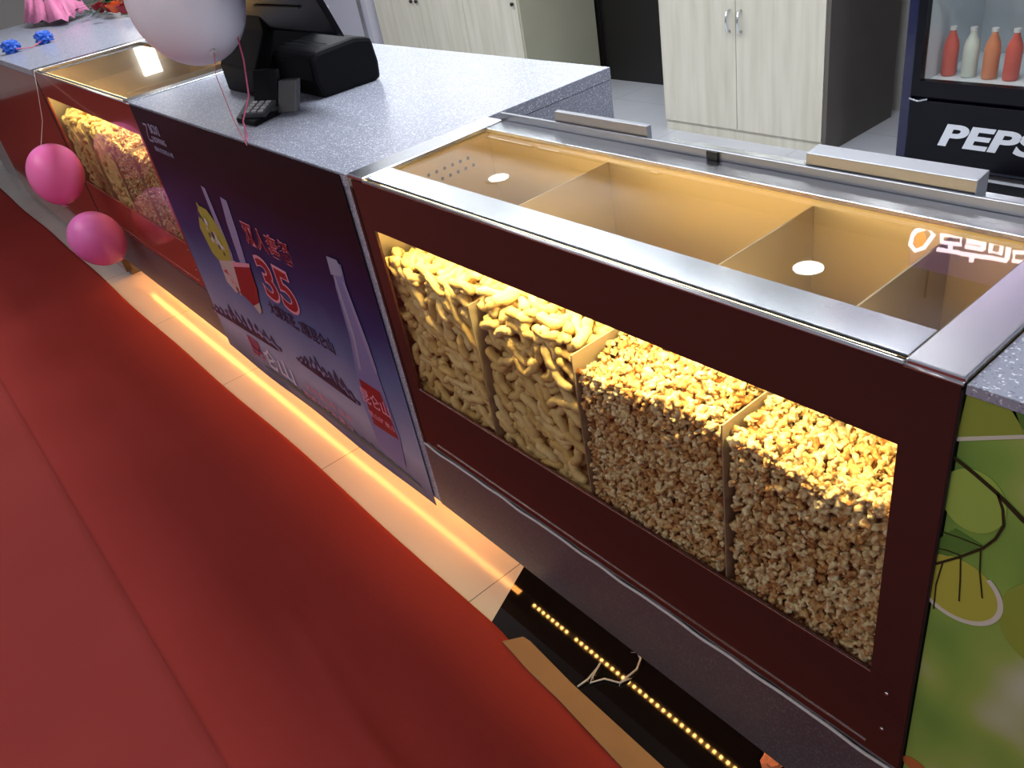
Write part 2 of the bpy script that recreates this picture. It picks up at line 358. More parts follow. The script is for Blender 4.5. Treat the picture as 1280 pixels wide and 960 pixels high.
for row, z in ((0, .386), (1, .744)):
    for k in range(7):
        x = fx0+.13+k*.085; kk = [0, 1, 2, 0, 3, 2, 1][k] if row == 0 else [4, 4, 1, 4, 3, 4, 4][k]
        t2 = thing('drink_bottle', '%s %s drink bottle, %s on the %s shelf of the fridge' % (['small', 'tall'][row], kinds[kk][1], ord_[k], ['bottom', 'second'][row]), 'bottle', (x, fy+.14, z), 'bottles in the fridge')
        bm = bmesh.new(); hh = .20 if row == 0 else .26
        lathe(bm, [(.028, 0), (.031, .01), (.031, hh*.6), (.026, hh*.72), (.012, hh*.88), (.012, hh*.93)], 16, (x, fy+.14, z)); obj('body', bm, bmats[kk], t2, True)
        bm = bmesh.new(); lathe(bm, [(.014, hh*.93), (.014, hh)], 12, (x, fy+.14, z)); obj('cap', bm, capm, t2)
tag(bxo('rubber_mat', (-1.47, -.8, 2.62, 2.80, .0, .02), M_black), 'black rubber mat on the floor in front of the fridge', 'mat')

# ------------------------------------------------------------------ counters
H = 1.05; ZB = .137; ZA = .343
# till counter, granite block with the poster on its front
t = thing('till_counter', 'speckled grey granite till counter between the two display cases', 'counter', (-2.25, .38, 0))
bxo('worktop', (-2.985, -1.534, .0, .772, 1.02, H), M_granite, t, .0015)
bxo('front_panel', (-2.985, -1.535, 0.002, .03, ZB, 1.019), M_granite, t)
bxo('side_panel', (-1.562, -1.535, .031, .770, ZB, 1.019), M_granite, t)
bxo('plinth', (-1.562, -1.535, .117, .770, 0, ZB-.001), M_granite, t); bxo('plinth', (-2.984, -2.96, .117, .770, 0, ZB-.001), M_granite, t)
bxo('side_panel', (-2.984, -2.96, .031, .770, ZB, 1.019), M_granite, t)
bxo('toe_kick', (-2.959, -1.563, .10, .115, 0, 1.0), M_tile, t)
# base of the near case
t = thing('display_base', 'dark grey speckled stone base under the near popcorn display case', 'counter base', (-.6, .2, 0))
bxo('apron', (-1.532, -.284, .0, .03, ZB, ZA), M_apron, t)
bxo('deck', (-1.532, -.285, .031, .40, ZA-.03, ZA), M_apron, t)
bxo('toe_kick', (-1.532, -.284, .16, .18, 0, ZA-.031), M_blacktile, t)
bxo('back_panel', (-1.532, -.285, .38, .40, 0, ZA-.031), M_apron, t)
bm = bmesh.new()
tube(bm, [(x, -.0015+.0008*math.sin(x*40), ZA+.002+.0012*math.sin(x*23)+.001*math.sin(x*61)) for x in np.linspace(-1.528, -.287, 90)], .003, 6)
obj('sealant_bead', bm, M_caulk, t, True)
# base of the far case
t = thing('display_base', 'dark stone base under the far popcorn display case', 'counter base', (-3.7, .2, 0))
bxo('apron', (-4.42, -2.99, .0, .03, ZB, ZA), M_apron, t)
bxo('deck', (-4.42, -2.99, .031, .55, ZA-.03, ZA), M_apron, t)
bxo('toe_kick', (-4.42, -2.99, .10, .115, 0, ZA-.031), M_tile, t)
bxo('back_panel', (-4.42, -2.99, .53, .55, 0, ZA-.031), M_apron, t)
# left counter run
t = thing('end_counter', 'granite-topped counter with russet glass front at the far left', 'counter', (-5.6, .5, 0))
bxo('worktop', (-6.8, -4.425, .0, 1.25, 1.02, H), M_granite, t, .0015)
bxo('front_panel', (-6.8, -4.44, .0, .02, .03, 1.019), M_brown2, t)
bxo('side_trim', (-4.439, -4.423, .0, .03, .03, 1.019), M_postdark, t)
bxo('carcass', (-6.78, -4.445, .021, 1.22, .0, 1.019), M_apron, t)
tag(bxo('stone_block', (-7.9, -7.0, .05, .45, 0, .46), simple('pale_stone', srgb(176, 172, 168), .5, bump=.1), bevel=.006), 'pale stone block on the floor beyond the far left counter', 'block')

# LED strips under the overhang
M_led = emis('amber_led', (1, .50, .13, 1), 60)
M_ledstrip = simple('led_tape', (.5, .42, .3, 1), .5)
M_ledcover = emis('amber_led_cover', (1, .36, .05, 1), 9)
t = thing('led_strip', 'strip of bare amber led dots under the near display base', 'light strip', (-.8, .065, ZB))
bxo('tape', (-1.30, -.29, .060, .072, ZB+.004, ZB+.006), M_ledstrip, t)
me_led = None
for k in range(55):
    x = -1.292 + k*.0182
    if k == 8: continue
    bm = bmesh.new(); box(bm, x-.0028, x+.0028, .063, .069, ZB+.0005, ZB+.0039)
    if me_led is None:
        o = obj('diode', bm, M_led, t); me_led = o
    else:
        bm.free(); c = me_led.copy(); COL.objects.link(c); c.parent = t; c.matrix_parent_inverse = me_led.matrix_parent_inverse.copy(); c.location.x += (x+1.292)
t = thing('led_strip', 'continuous glowing amber led strip under the till counter overhang', 'light strip', (-2.9, .06, ZB))
bxo('tape', (-4.42, -1.39, .056, .076, ZB+.006, ZB+.010), M_ledstrip, t)
bxo('diffuser', (-4.42, -1.39, .058, .074, ZB+.000, ZB+.0055), M_ledcover, t)
o = area('under_counter_light', (-2.88, .066, ZB-.004), 3.06, 3.2, (1, .38, .08), sy=.016); o.parent = t; o.matrix_parent_inverse = Matrix.Translation(-Vector(t.location))

# ------------------------------------------------------------------ display cases
M_warm = emis('warm_strip_glow', (1, .72, .30, 1), 14)
def display_case(label, x0, x1, depth, divs, plates, steel_front, power, holes=True, lips=True, panel_m=None, lampy=.026):
    pm = panel_m or M_brown
    t = thing('popcorn_display_case', label, 'display case', ((x0+x1)/2, depth/2, ZA))
    zt = 1.047
    # top rails
    bxo('left_rail', (x0, x0+.062, .0, depth, zt-.003, H+.003), M_steelY, t, .002)
    bxo('right_rail', (x1-.062, x1, .0, depth, zt-.003, H+.003), M_steelY, t, .002)
    bm = bmesh.new(); box(bm, x0+.064, x1-.064, .010, .070 if steel_front else .018, zt-.002, H+.001)
    obj('front_rail', bm, M_steel if steel_front else M_steel_dull, t, bevel=.001)
    bm = bmesh.new(); tube(bm, [(x0+.064, .0006, zt-.0008), (x1-.0635, .0006, zt-.0008)], .0032, 12); obj('front_channel', bm, M_bead, t, True)
    bm = bmesh.new(); tube(bm, [(x1-.0625, .0004, zt-.0026), (x1-.001, .0004, zt-.0026)], .0028, 12); obj('rail_bead', bm, M_bead, t, True)
    bxo('channel_gap', (x0+.064, x1-.064, .0040, .0098, zt-.004, zt-.002), M_black, t)
    bxo('back_rail', (x0+.064, x1-.064, depth-.052, depth, zt-.004, H+.001), M_steel, t, .001)
    bxo('top_glass', (x0+.060, x1-.060, .060 if steel_front else .014, depth-.045, zt-.011, zt-.005), M_glass_top, t)
    # front: one sheet, painted border with a clear window
    wx0, wx1, wz0, wz1 = x0+.055, x1-.060, .534, .938
    if label.startswith('far'): wx0 = x0+.05; wx1 = x1-.03
    bm = bmesh.new()
    X = [x0+.012, wx0, wx1, x1-.003]; Z = [ZA+.012, wz0, wz1, zt-.0045]
    for i in range(3):
        for j in range(3):
            if i == 1 and j == 1: continue
            for y, flip in ((.0, False), (.006, True)):
                q = [bm.verts.new(p) for p in ((X[i], y, Z[j]), (X[i+1], y, Z[j]), (X[i+1], y, Z[j+1]), (X[i], y, Z[j+1]))]
                bm.faces.new(q[::-1] if flip else q)
    for (p, q) in (((X[1], Z[1]), (X[2], Z[1])), ((X[2], Z[1]), (X[2], Z[2])), ((X[2], Z[2]), (X[1], Z[2])), ((X[1], Z[2]), (X[1], Z[1])),
                   ((X[0], Z[0]), (X[3], Z[0])), ((X[3], Z[0]), (X[3], Z[3])), ((X[3], Z[3]), (X[0], Z[3])), ((X[0], Z[3]), (X[0], Z[0]))):
        bm.faces.new([bm.verts.new(v) for v in ((p[0], 0, p[1]), (q[0], 0, q[1]), (q[0], .006, q[1]), (p[0], .006, p[1]))])
    bmesh.ops.remove_doubles(bm, verts=bm.verts, dist=1e-5)
    fr = obj('front_panel', bm, pm, t)
    bxo('front_window', (wx0+.0005, wx1-.0005, .001, .005, wz0+.0005, wz1-.0005), M_glass, t)
    bxo('window_edge_strip', (wx0, wx1, -.0008, .0, wz0-.002, wz0-.0005), M_steel, t)
    bxo('base_strip', (x0+.07, x1-.055, -.0015, -.0002, ZA+.028, ZA+.0305), M_steel, t)
    bxo('base_rail', (x0+.012, x1-.003, .001, .006, ZA+.001, ZA+.011), M_steel_dull, t)
    # shell
    bxo('left_post', (x0, x0+.011, -.001, .012, ZA+.001, zt-.023), M_postdark, t)
    bxo('left_side', (x0, x0+.011, .0125, depth, ZA+.001, zt-.023), M_steel_in, t)
    bxo('right_side', (x1-.012, x1, .0075, depth, ZA+.001, zt-.023), M_postdark, t)
    bxo('right_edge_trim', (x1-.0025, x1, -.001, .007, ZA+.001, zt-.010), M_black, t)
    bxo('back_panel', (x0+.0115, x1-.0125, depth-.012, depth, ZA+.001, zt-.005), M_steel_in, t)
    bxo('bin_floor', (x0+.0115, x1-.0125, .0075, depth-.0125, ZA+.03, ZA+.04), M_steel_in, t)
    for xd, zd in divs: bxo('divider', (xd-.0012, xd+.0012, .0078, depth-.0125, ZA+.041, zd), M_divider, t)
    for xd in plates: bxo('light_baffle', (xd-.0015, xd+.0015, .105, depth-.0125,   .835, 1.012), M_divider, t)
    st = bxo('lamp_strip', (x0+.09, x1-.09, .012, .040, 1.026, 1.036), M_warm, t)
    a_ = area('case_light', ((x0+x1)/2, lampy, 1.024), x1-x0-.16, power, (1, .74, .27), rot=(math.radians(16), 0, 0), sy=.025)
    a_.parent = t; a_.matrix_parent_inverse = Matrix.Translation(-Vector(t.location))
    # screws low in the right corner
    for z in (.507, .424):
        bm = bmesh.new(); lathe(bm, [(.0022, -.0012), (.0030, -.0004), (.0030, .0003)], 12)
        bmesh.ops.rotate(bm, verts=bm.verts, matrix=Matrix.Rotation(-PI/2, 3, 'X')); bmesh.ops.translate(bm, verts=bm.verts, vec=(x1-.034, -.0004, z)); obj('screw', bm, M_steel, t)
    if holes:
        bm = bmesh.new()
        for r_ in range(2):
            for k in range(10):
                c = (x0+.0112, .095+k*.022+.011*r_, .985+.0*k-.02*r_)
                vs = [bm.verts.new((c[0]+.0004, c[1]+.0042*math.cos(a), c[2]+.0042*math.sin(a))) for a in np.linspace(0, 2*PI, 11)[:-1]]; bm.faces.new(vs)
        obj('vent_holes', bm, M_black, t, recalc=False)
    if lips:
        bxo('back_upstand', (x0+.05, x1-.0, depth+.001, depth+.008, zt-.02, 1.067), M_steel_dull, t, .001)
        l1 = bmesh.new(); box(l1, -1.306, -1.052, depth+.009, depth+.022, 1.045, 1.086); obj('lid_handle', l1, M_steel_dull, t, bevel=.001)
        l2 = bmesh.new(); prism(l2, [(depth+.009, 1.045), (depth+.013, 1.084), (depth+.045, 1.088), (depth+.045, 1.045)], 'x', -.722, -.462); obj('lid_handle', l2, M_steel_dull, t, bevel=.001)
        bxo('latch', (-.905, -.882, depth-.004, depth+.0005, 1.0515, 1.066), M_black, t)
        bxo('back_shelf', (-1.045, -.285, depth+.009, depth+.072, 1.02, 1.045), M_steel, t, .001)
    return t
display_case('near popcorn display case with brown glass border, four filled bins and steel-rimmed glass top', -1.531, -.283, .372,
             [(-1.193, .845), (-.905, .84), (-.595, .84)], [-1.14, -.69, -.475], True, 13)
display_case('far popcorn display case with russet glass border, left of the till counter', -4.42, -2.992, .53,
             [(-3.95, .86), (-3.62, .84), (-3.3, .84)], [-3.9, -3.4], False, 7, holes=False, lips=False, panel_m=M_brown2)

# right counter with the leaf print
M_lime = None
t = thing('side_counter', 'granite-topped counter right of the near case with a green leaf print front', 'counter', (.2, .4, 0))
bxo('worktop', (-.2815, .6, .0, .80, 1.033, H-.004), M_granite, t, .001)
def leaf_mat():
    M, nt, b = mat('green_leaf_print'); N = nt.nodes; L = nt.links
    tc = N.new('ShaderNodeTexCoord'); n = N.new('ShaderNodeTexNoise'); n.inputs['Scale'].default_value = 9; n.inputs['Detail'].default_value = .8
    mp = N.new('ShaderNodeMapping'); mp.inputs['Scale'].default_value = (1, 1, .7); L.new(tc.outputs['Object'], mp.inputs[0]); L.new(mp.outputs[0], n.inputs[0])
    r = ramp(nt, [(.3, srgb(104, 146, 66)), (.45, srgb(134, 172, 78)), (.55, srgb(156, 180, 88)), (.62, srgb(176, 186, 132)), (.72, srgb(200, 204, 178))], n.outputs[0])
    L.new(r.outputs[0], b.inputs['Base Color']); b.inputs['Roughness'].default_value = .3; return M
fp = bxo('front_panel', (-.281, .6, .004, .02, ZA+.005, 1.0325), leaf_mat(), t)
bxo('carcass', (-.268, .58, .021, .78, 0, 1.032), M_apron, t)
def printed(name, pts, m, parent, y=.0036, th=.0004):
    pts = [(p[0], min(p[1], 1.0315)) for p in pts] if parent is fp else pts
    bm = bmesh.new(); prism(bm, pts, 'y', y-th, y); return obj(name, bm, m, parent)
def circ(c, rx, rz, n=40, a0=0, a1=2*PI): return [(c[0]+rx*math.cos(a), c[1]+rz*math.sin(a)) for a in np.linspace(a0, a1, n)]
def ring_pts(pts, w):
    out = []; n = len(pts)
    for s in (1, -1):
        rng_ = range(n) if s == 1 else range(n-1, -1, -1)
        for i in rng_:
            a = Vector(pts[max(i-1, 0)]); b = Vector(pts[min(i+1, n-1)]); d = (b-a).normalized(); ww = w[i] if hasattr(w, '__len__') else w
            out.append((pts[i][0]-d.y*ww/2*s, pts[i][1]+d.x*ww/2*s))
    return out
LM = {k: simple('print_'+k, c, .3) for k, c in {'yellow': srgb(182, 182, 74), 'olive': srgb(146, 162, 66), 'deep': srgb(86, 128, 56), 'lime': srgb(158, 186, 84), 'pale': srgb(216, 214, 196), 'stem': srgb(40, 44, 26), 'orange': srgb(190, 110, 60), 'mist': srgb(168, 172, 150)}.items()}
printed('printed_leaf', [(-0.275, 1.047), (-0.235, 1.049), (-0.223, 1.007), (-0.284, 0.97), (-0.281, 1.039)], LM['olive'], fp)
printed('printed_leaf', [(-0.239, 1.046), (-0.194, 1.054), (-0.18, 0.98), (-0.215, 1.001)], LM['deep'], fp)
printed('printed_line', [(-0.293, 0.971), (-0.189, 1.027), (-0.188, 1.023), (-0.292, 0.966)], LM['pale'], fp, .0031)
cc = (-0.256, 0.764); ce = (-0.208, 0.8); R_ = ce[0]-cc[0]
printed('printed_leaf', circ(cc, R_, R_*.98), LM['yellow'], fp)
printed('printed_leaf_rim', ring_pts(circ(cc, R_, R_*.98, 50, -2.6, .9), .006), LM['pale'], fp, .0031)
c2 = (-0.257, 0.901); r2 = .034
printed('printed_leaf', circ(c2, r2, r2*1.25), LM['lime'], fp, .0034)
printed('printed_leaf', circ((-0.165, 0.771), .045, .062), LM['olive'], fp, .0034)
printed('printed_leaf', [(-0.3, 0.801), (-0.269, 0.853), (-0.237, 0.846), (-0.272, 0.807)], LM['deep'], fp, .0032)
printed('printed_stem', ring_pts([(-0.29, 0.952), (-0.259, 0.938), (-0.235, 0.925), (-0.207, 0.905), (-0.162, 0.884)], [.004, .005, .005, .006, .006]), LM['stem'], fp, .0028)
printed('printed_stem', ring_pts([(-0.235, 0.925), (-0.227, 0.907), (-0.223, 0.887), (-0.228, 0.864), (-0.238, 0.843), (-0.26, 0.814), (-0.288, 0.781)], .003), LM['stem'], fp, .0028)
for s in ([(-0.239, 0.845), (-0.263, 0.843), (-0.29, 0.838)], [(-0.256, 0.818), (-0.273, 0.816), (-0.291, 0.81)], [(-0.258, 0.814), (-0.254, 0.78), (-0.251, 0.747)], [(-0.24, 0.842), (-0.236, 0.807), (-0.228, 0.77)], [(-0.276, 0.793), (-0.279, 0.754), (-0.277, 0.713)]):
    printed('printed_vein', ring_pts(s, .0016), LM['stem'], fp, .0027)
printed('printed_fruit', circ((-0.266, 0.386), .018, .014), LM['orange'], fp, .0034)

# ------------------------------------------------------------------ poster
def poster_mat():
    M, nt, b = mat('poster_print'); N = nt.nodes; L = nt.links
    tc = N.new('ShaderNodeTexCoord'); s = N.new('ShaderNodeSeparateXYZ'); L.new(tc.outputs['Object'], s.inputs[0])
    n = N.new('ShaderNodeTexNoise'); n.inputs['Scale'].default_value = 5; L.new(tc.outputs['Object'], n.inputs[0])
    ma = N.new('ShaderNodeMath'); ma.operation = 'MULTIPLY_ADD'; ma.inputs[1].default_value = .10; L.new(n.outputs[0], ma.inputs[0]); L.new(s.outputs[2], ma.inputs[2])
    r = ramp(nt, [(.17, srgb(86, 92, 118)), (.22, srgb(120, 122, 150)), (.30, srgb(168, 166, 190)), (.40, srgb(140, 142, 174)), (.54, srgb(92, 106, 150)), (.68, srgb(46, 52, 104)), (.80, srgb(30, 26, 70)), (.93, srgb(20, 9, 30)), (1.0, srgb(13, 6, 14))], ma.outputs[0])
    L.new(r.outputs[0], b.inputs['Base Color']); b.inputs['Roughness'].default_value = .4; b.inputs['Specular IOR Level'].default_value = .2
    return M
pst = thing('promotional_poster', 'dark purple drinks and popcorn combo poster on the front of the till counter', 'poster', (-2.27, -.003, .12))
bm = bmesh.new()
nx, nz = 60, 24; px0, px1 = -2.983, -1.562; g = []
for j in range(nz+1):
    z = .112+(1.046-.112)*j/nz
    row = []
    for i in range(nx+1):
        x = px0+(px1-px0)*i/nx
        curl = max(0, (.17-z)/.06)**2*.006*(.5+.5*math.sin(x*9)) if z < .17 else 0
        row.append(bm.verts.new((x, -.003-curl, z)))
    g.append(row)
for j in range(nz):
    for i in range(nx): bm.faces.new((g[j][i], g[j][i+1], g[j+1][i+1], g[j+1][i]))
sheet = obj('sheet', bm, poster_mat(), pst, False)
sm = sheet.modifiers.new('thickness', 'SOLIDIFY'); sm.thickness = .0012; sm.offset = -1
PM = {k: simple('ink_'+k, c, .4) for k, c in {'white': srgb(214, 205, 224), 'red': srgb(150, 26, 36), 'pink': srgb(226, 150, 170), 'lilac': srgb(150, 140, 180), 'lilac2': srgb(122, 120, 168), 'green': srgb(150, 160, 60), 'yellow': srgb(168, 160, 66), 'dark': srgb(28, 26, 60), 'grey': srgb(150, 150, 178), 'cream': srgb(196, 176, 170), 'slate': srgb(52, 54, 84), 'magenta': srgb(170, 40, 90), 'teal': srgb(52, 84, 90)}.items()}
def pr_(name, pts, k, y=-.0045, th=.0004): return printed(name, pts, PM[k], sheet, y, th)
def ptxt(body, x0, x1, z0, z1, k, y=-.005, bold=.0, name='printed_text'): return plane_text(body, name, PM[k], sheet, x0, x1, z0, z1, y, .0004, bold)
# logo, top left
ptxt('乙', -2.905, -2.86, .935, .995, 'grey'); ptxt('BOXI', -2.85, -2.76, .968, 1.0, 'grey', bold=.02); ptxt('BOWANG', -2.85, -2.735, .938, .958, 'grey', bold=.02)
ptxt('爆米花影院小卖', -2.88, -2.705, .905, .922, 'grey', bold=.01)
# straws, cup, bucket
pr_('printed_straw', [(-2.542, 0.845), (-2.511, 0.843), (-2.499, 0.625), (-2.531, 0.531), (-2.575, 0.518), (-2.542, 0.733)], 'lilac', -.0044)
pr_('printed_straw', [(-2.397, 0.837), (-2.353, 0.833), (-2.367, 0.732), (-2.4, 0.595), (-2.45, 0.587), (-2.429, 0.744)], 'lilac', -.0044)
pr_('printed_cone', [(-2.657, 0.76), (-2.582, 0.759), (-2.531, 0.716), (-2.5, 0.666), (-2.526, 0.595), (-2.646, 0.552), (-2.705, 0.578), (-2.733, 0.665)], 'yellow', -.0049)
for k in range(26):
    a = random.random(); c_ = (np.array((-2.659, 0.738))*(1-a)+np.array((-2.546, 0.601))*a) + rng.normal(0, .02, 2); r_ = random.uniform(.007, .016)
    pr_('printed_flake', circ(c_, r_, r_, 7), random.choice(['green', 'cream', 'slate', 'white']), -.0054-k*.00001)
pr_('printed_bucket', [(-2.664, 0.562), (-2.492, 0.604), (-2.504, 0.547), (-2.51, 0.496), (-2.613, 0.453), (-2.672, 0.479)], 'cream', -.0051)
for k in range(22):
    a = random.random(); c_ = (np.array((-2.655, 0.55))*(1-a)+np.array((-2.573, 0.483))*a) + rng.normal(0, .012, 2); r_ = random.uniform(.006, .012)
    pr_('printed_popcorn', circ(c_, r_, r_, 7), random.choice(['cream', 'pink', 'red']), -.0056-k*.00001)
pr_('printed_cup', [(-2.522, 0.585), (-2.367, 0.621), (-2.378, 0.535), (-2.41, 0.473), (-2.464, 0.444), (-2.559, 0.469)], 'red', -.0060)
pr_('printed_cup_rim', [(-2.521, 0.594), (-2.358, 0.631), (-2.365, 0.616), (-2.532, 0.574)], 'pink', -.0065)
pr_('printed_cup_base', [(-2.474, 0.447), (-2.403, 0.481), (-2.417, 0.442), (-2.44, 0.428)], 'cream', -.0065)
# headline and price
hx0, hz0 = (-2.307, 0.713); hx1, hz1 = (-2.0, 0.717); hb = .713
for i, ch in enumerate('双人套餐'):
    xa = -2.303+.079*i; xb = xa+.074
    ptxt(ch, xa-.003, xb+.003, hb-.003, hb+.071, 'pink', -.0048, .035, 'printed_headline'); ptxt(ch, xa, xb, hb, hb+.068, 'red', -.0053, .012, 'printed_headline')
P_ = (-2.295, -2.075, .538, .672)
ptxt('35', P_[0]-.010, P_[1]+.010, P_[2]-.010, P_[3]+.010, 'pink', -.0048, .045, 'printed_price'); ptxt('35', P_[0], P_[1], P_[2], P_[3], 'red', -.0053, .012, 'printed_price')
ux0, uz0 = (-2.33, 0.461); ux1, uz1 = (-1.913, 0.474); um = (uz0+uz1)/2
ptxt('大爆米花, 2瓶昆仑山', ux0, ux1, um-.004, um+.05, 'dark', -.0049, .01)
# ridge of mountains
def ridge(p, q, h, n, k, y, seed):
    rs = random.Random(seed); P0, Q0 = np.array(p), np.array(q); up = []; dn = []
    for i in range(n+1):
        a = i/n; c_ = P0*(1-a)+Q0*a; e = (.15+.85*math.sin(PI*a)**.6)
        up.append((c_[0]+rs.uniform(-.004, .004), c_[1]+h*e*(rs.uniform(.15, .5) if i % 2 else rs.uniform(.6, 1)))); dn.append((c_[0], c_[1]-.006))
    pr_('printed_ridge', up+dn[::-1], k, y)
ridge((-3.01, 0.264), (-2.371, 0.312), .085, 22, 'slate', -.0046, 1); ridge((-2.996, 0.262), (-2.388, 0.306), .06, 26, 'lilac', -.0051, 2); ridge((-2.973, 0.269), (-2.401, 0.304), .04, 24, 'dark', -.0056, 9)
ridge((-2.249, 0.322), (-1.857, 0.323), .085, 20, 'slate', -.0046, 3); ridge((-2.239, 0.319), (-1.869, 0.318), .06, 24, 'lilac', -.0051, 4); ridge((-2.224, 0.325), (-1.877, 0.32), .04, 24, 'dark', -.0056, 5)
# name at the foot
kx0, kz0 = (-2.7, 0.173); kx1, kz1 = (-2.338, 0.192)
for i, ch in enumerate('昆仑山'):
    xa = kx0+(kx1-kx0)*i/3; xb = kx0+(kx1-kx0)*(i+.9)/3
    ptxt(ch, xa, xb, kz0+.005, kz0+.088, 'magenta' if i == 0 else 'white', -.0051, .02)
ptxt('天然雪山矿泉水', (-2.26, 0.256)[0], (-1.957, 0.294)[0], kz0+.035, kz0+.062, 'pink', -.0051)
ptxt('海拔六千米雪山', (-2.301, 0.194)[0], (-1.979, 0.255)[0], kz0-.005, kz0+.018, 'pink', -.0051)
ridge((-2.62, .155), (-1.62, .150), .03, 40, 'teal', -.0046, 12)
# bottle
pr_('printed_bottle', [(-1.739, 0.802), (-1.69, 0.804), (-1.701, 0.73), (-1.685, 0.609), (-1.676, 0.512), (-1.659, 0.298), (-1.679, 0.18), (-1.812, 0.187), (-1.836, 0.347), (-1.805, 0.461), (-1.776, 0.567), (-1.763, 0.721)], 'lilac2', -.0046)
pr_('printed_highlight', [(-1.754, 0.757), (-1.741, 0.758), (-1.739, 0.59), (-1.767, 0.476), (-1.783, 0.47), (-1.758, 0.579)], 'grey', -.0051)
pr_('printed_highlight', [(-1.712, 0.754), (-1.699, 0.755), (-1.676, 0.589), (-1.672, 0.504), (-1.687, 0.498)], 'lilac', -.0051)
pr_('printed_cap', [(-1.758, 0.81), (-1.705, 0.813), (-1.694, 0.784), (-1.707, 0.768), (-1.765, 0.758)], 'grey', -.0051)
pr_('printed_label', [(-1.803, 0.433), (-1.695, 0.435), (-1.668, 0.288), (-1.801, 0.279)], 'red', -.0051)
lx, lz = (-1.819, 0.354); lx2, lz2 = (-1.683, 0.401)
ptxt('昆仑山', lx, lx2+.01, lz+.0, lz+.05, 'pink', -.0056, .01)
ptxt('雪山矿泉水', lx+.01, lx2+.015, lz-.045, lz-.025, 'pink', -.0056)

# ------------------------------------------------------------------ puffed corn sticks
def stick_mat():
    M, nt, b = mat('corn_puff'); N = nt.nodes; L = nt.links
    oi = N.new('ShaderNodeObjectInfo'); tc = N.new('ShaderNodeTexCoord'); n = N.new('ShaderNodeTexNoise'); n.inputs['Scale'].default_value = 90; L.new(tc.outputs['Object'], n.inputs[0])
    r = ramp(nt, [(0, srgb(224, 188, 116)), (.5, srgb(236, 204, 138)), (1, srgb(244, 218, 160))], oi.outputs['Random'])
    mx = N.new('ShaderNodeMix'); mx.data_type = 'RGBA'; mx.blend_type = 'MULTIPLY'; mx.inputs[0].default_value = .3; L.new(r.outputs[0], mx.inputs[6]); L.new(n.outputs[0], mx.inputs[7])
    L.new(mx.outputs[2], b.inputs['Base Color']); b.inputs['Roughness'].default_value = .75
    b.inputs['Subsurface Weight'].default_value = .0
    bp = N.new('ShaderNodeBump'); bp.inputs['Strength'].default_value = .6; bp.inputs['Distance'].default_value = .002; L.new(n.outputs[0], bp.inputs['Height']); L.new(bp.outputs[0], b.inputs['Normal'])
    return M
M_stick = stick_mat()
def stick_bm(seed, L_, r_, seg=9, n=9):
    rs = random.Random(seed); bm = bmesh.new(); bend = rs.uniform(-.007, .009); b2 = rs.uniform(-.004, .004)
    path = []; rr = []
    for i in range(n):
        a = i/(n-1)*2-1
        path.append((a*L_/2, bend*(1-a*a)+b2*a**3, .004*math.sin(a*3+seed))); e = 1-abs(a)**10*.35
        rr.append(r_*e*(1+.10*math.sin(i*2.1+seed)))
    tube(bm, path, rr, seg)
    for v in bm.verts:
        k = noise.noise(v.co*160+Vector((seed, 0, 0)))*.0030; v.co += v.co.normalized()*k*.3 + Vector((0, k, k))
    return bm
protos = []
for s in range(7):
    o = obj('corn_puff_stick', stick_bm(s, .052+.006*(s % 4), .0088+.0008*(s % 3)), M_stick, None, True); protos.append(o)
used = [False]*7
def where(x, y, z, x0, x1, zt):
    col = ['far left', 'left', 'middle', 'right', 'far right'][max(0, min(4, int(5*(x-x0)/(x1-x0))))]
    if y > .05: return 'on top of the heap, %s, %s' % (col, 'at the back' if y > .17 else ('halfway back' if y > .10 else 'near the glass'))
    return 'against the glass, %s, %s' % (col, ['low down', 'a third of the way up', 'two thirds of the way up', 'near the top'][max(0, min(3, int(4*(z-.5)/(zt-.5))))])
def place_stick(loc, rot, label, group):
    k = random.randrange(7)
    if not used[k]: o = protos[k]; used[k] = True
    else: o = protos[k].copy(); COL.objects.link(o)
    o.location = loc; o.rotation_euler = rot; tag(o, label, 'snack', group); return o
def heap(x, y, cx0, cx1, base, dy, seed):
    return base + dy*min(y, .30)/.3 - .026*math.exp(-max(0, y-.01)/.035) + .016 + .030*noise.noise(Vector((x*8, y*8, seed*1.7))) 
STUFF_STICK = bmesh.new(); NIND = [0]
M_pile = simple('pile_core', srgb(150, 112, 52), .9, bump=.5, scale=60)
M_pilepop = simple('popcorn_pile_core', srgb(120, 84, 40), .9, bump=.5, scale=80)
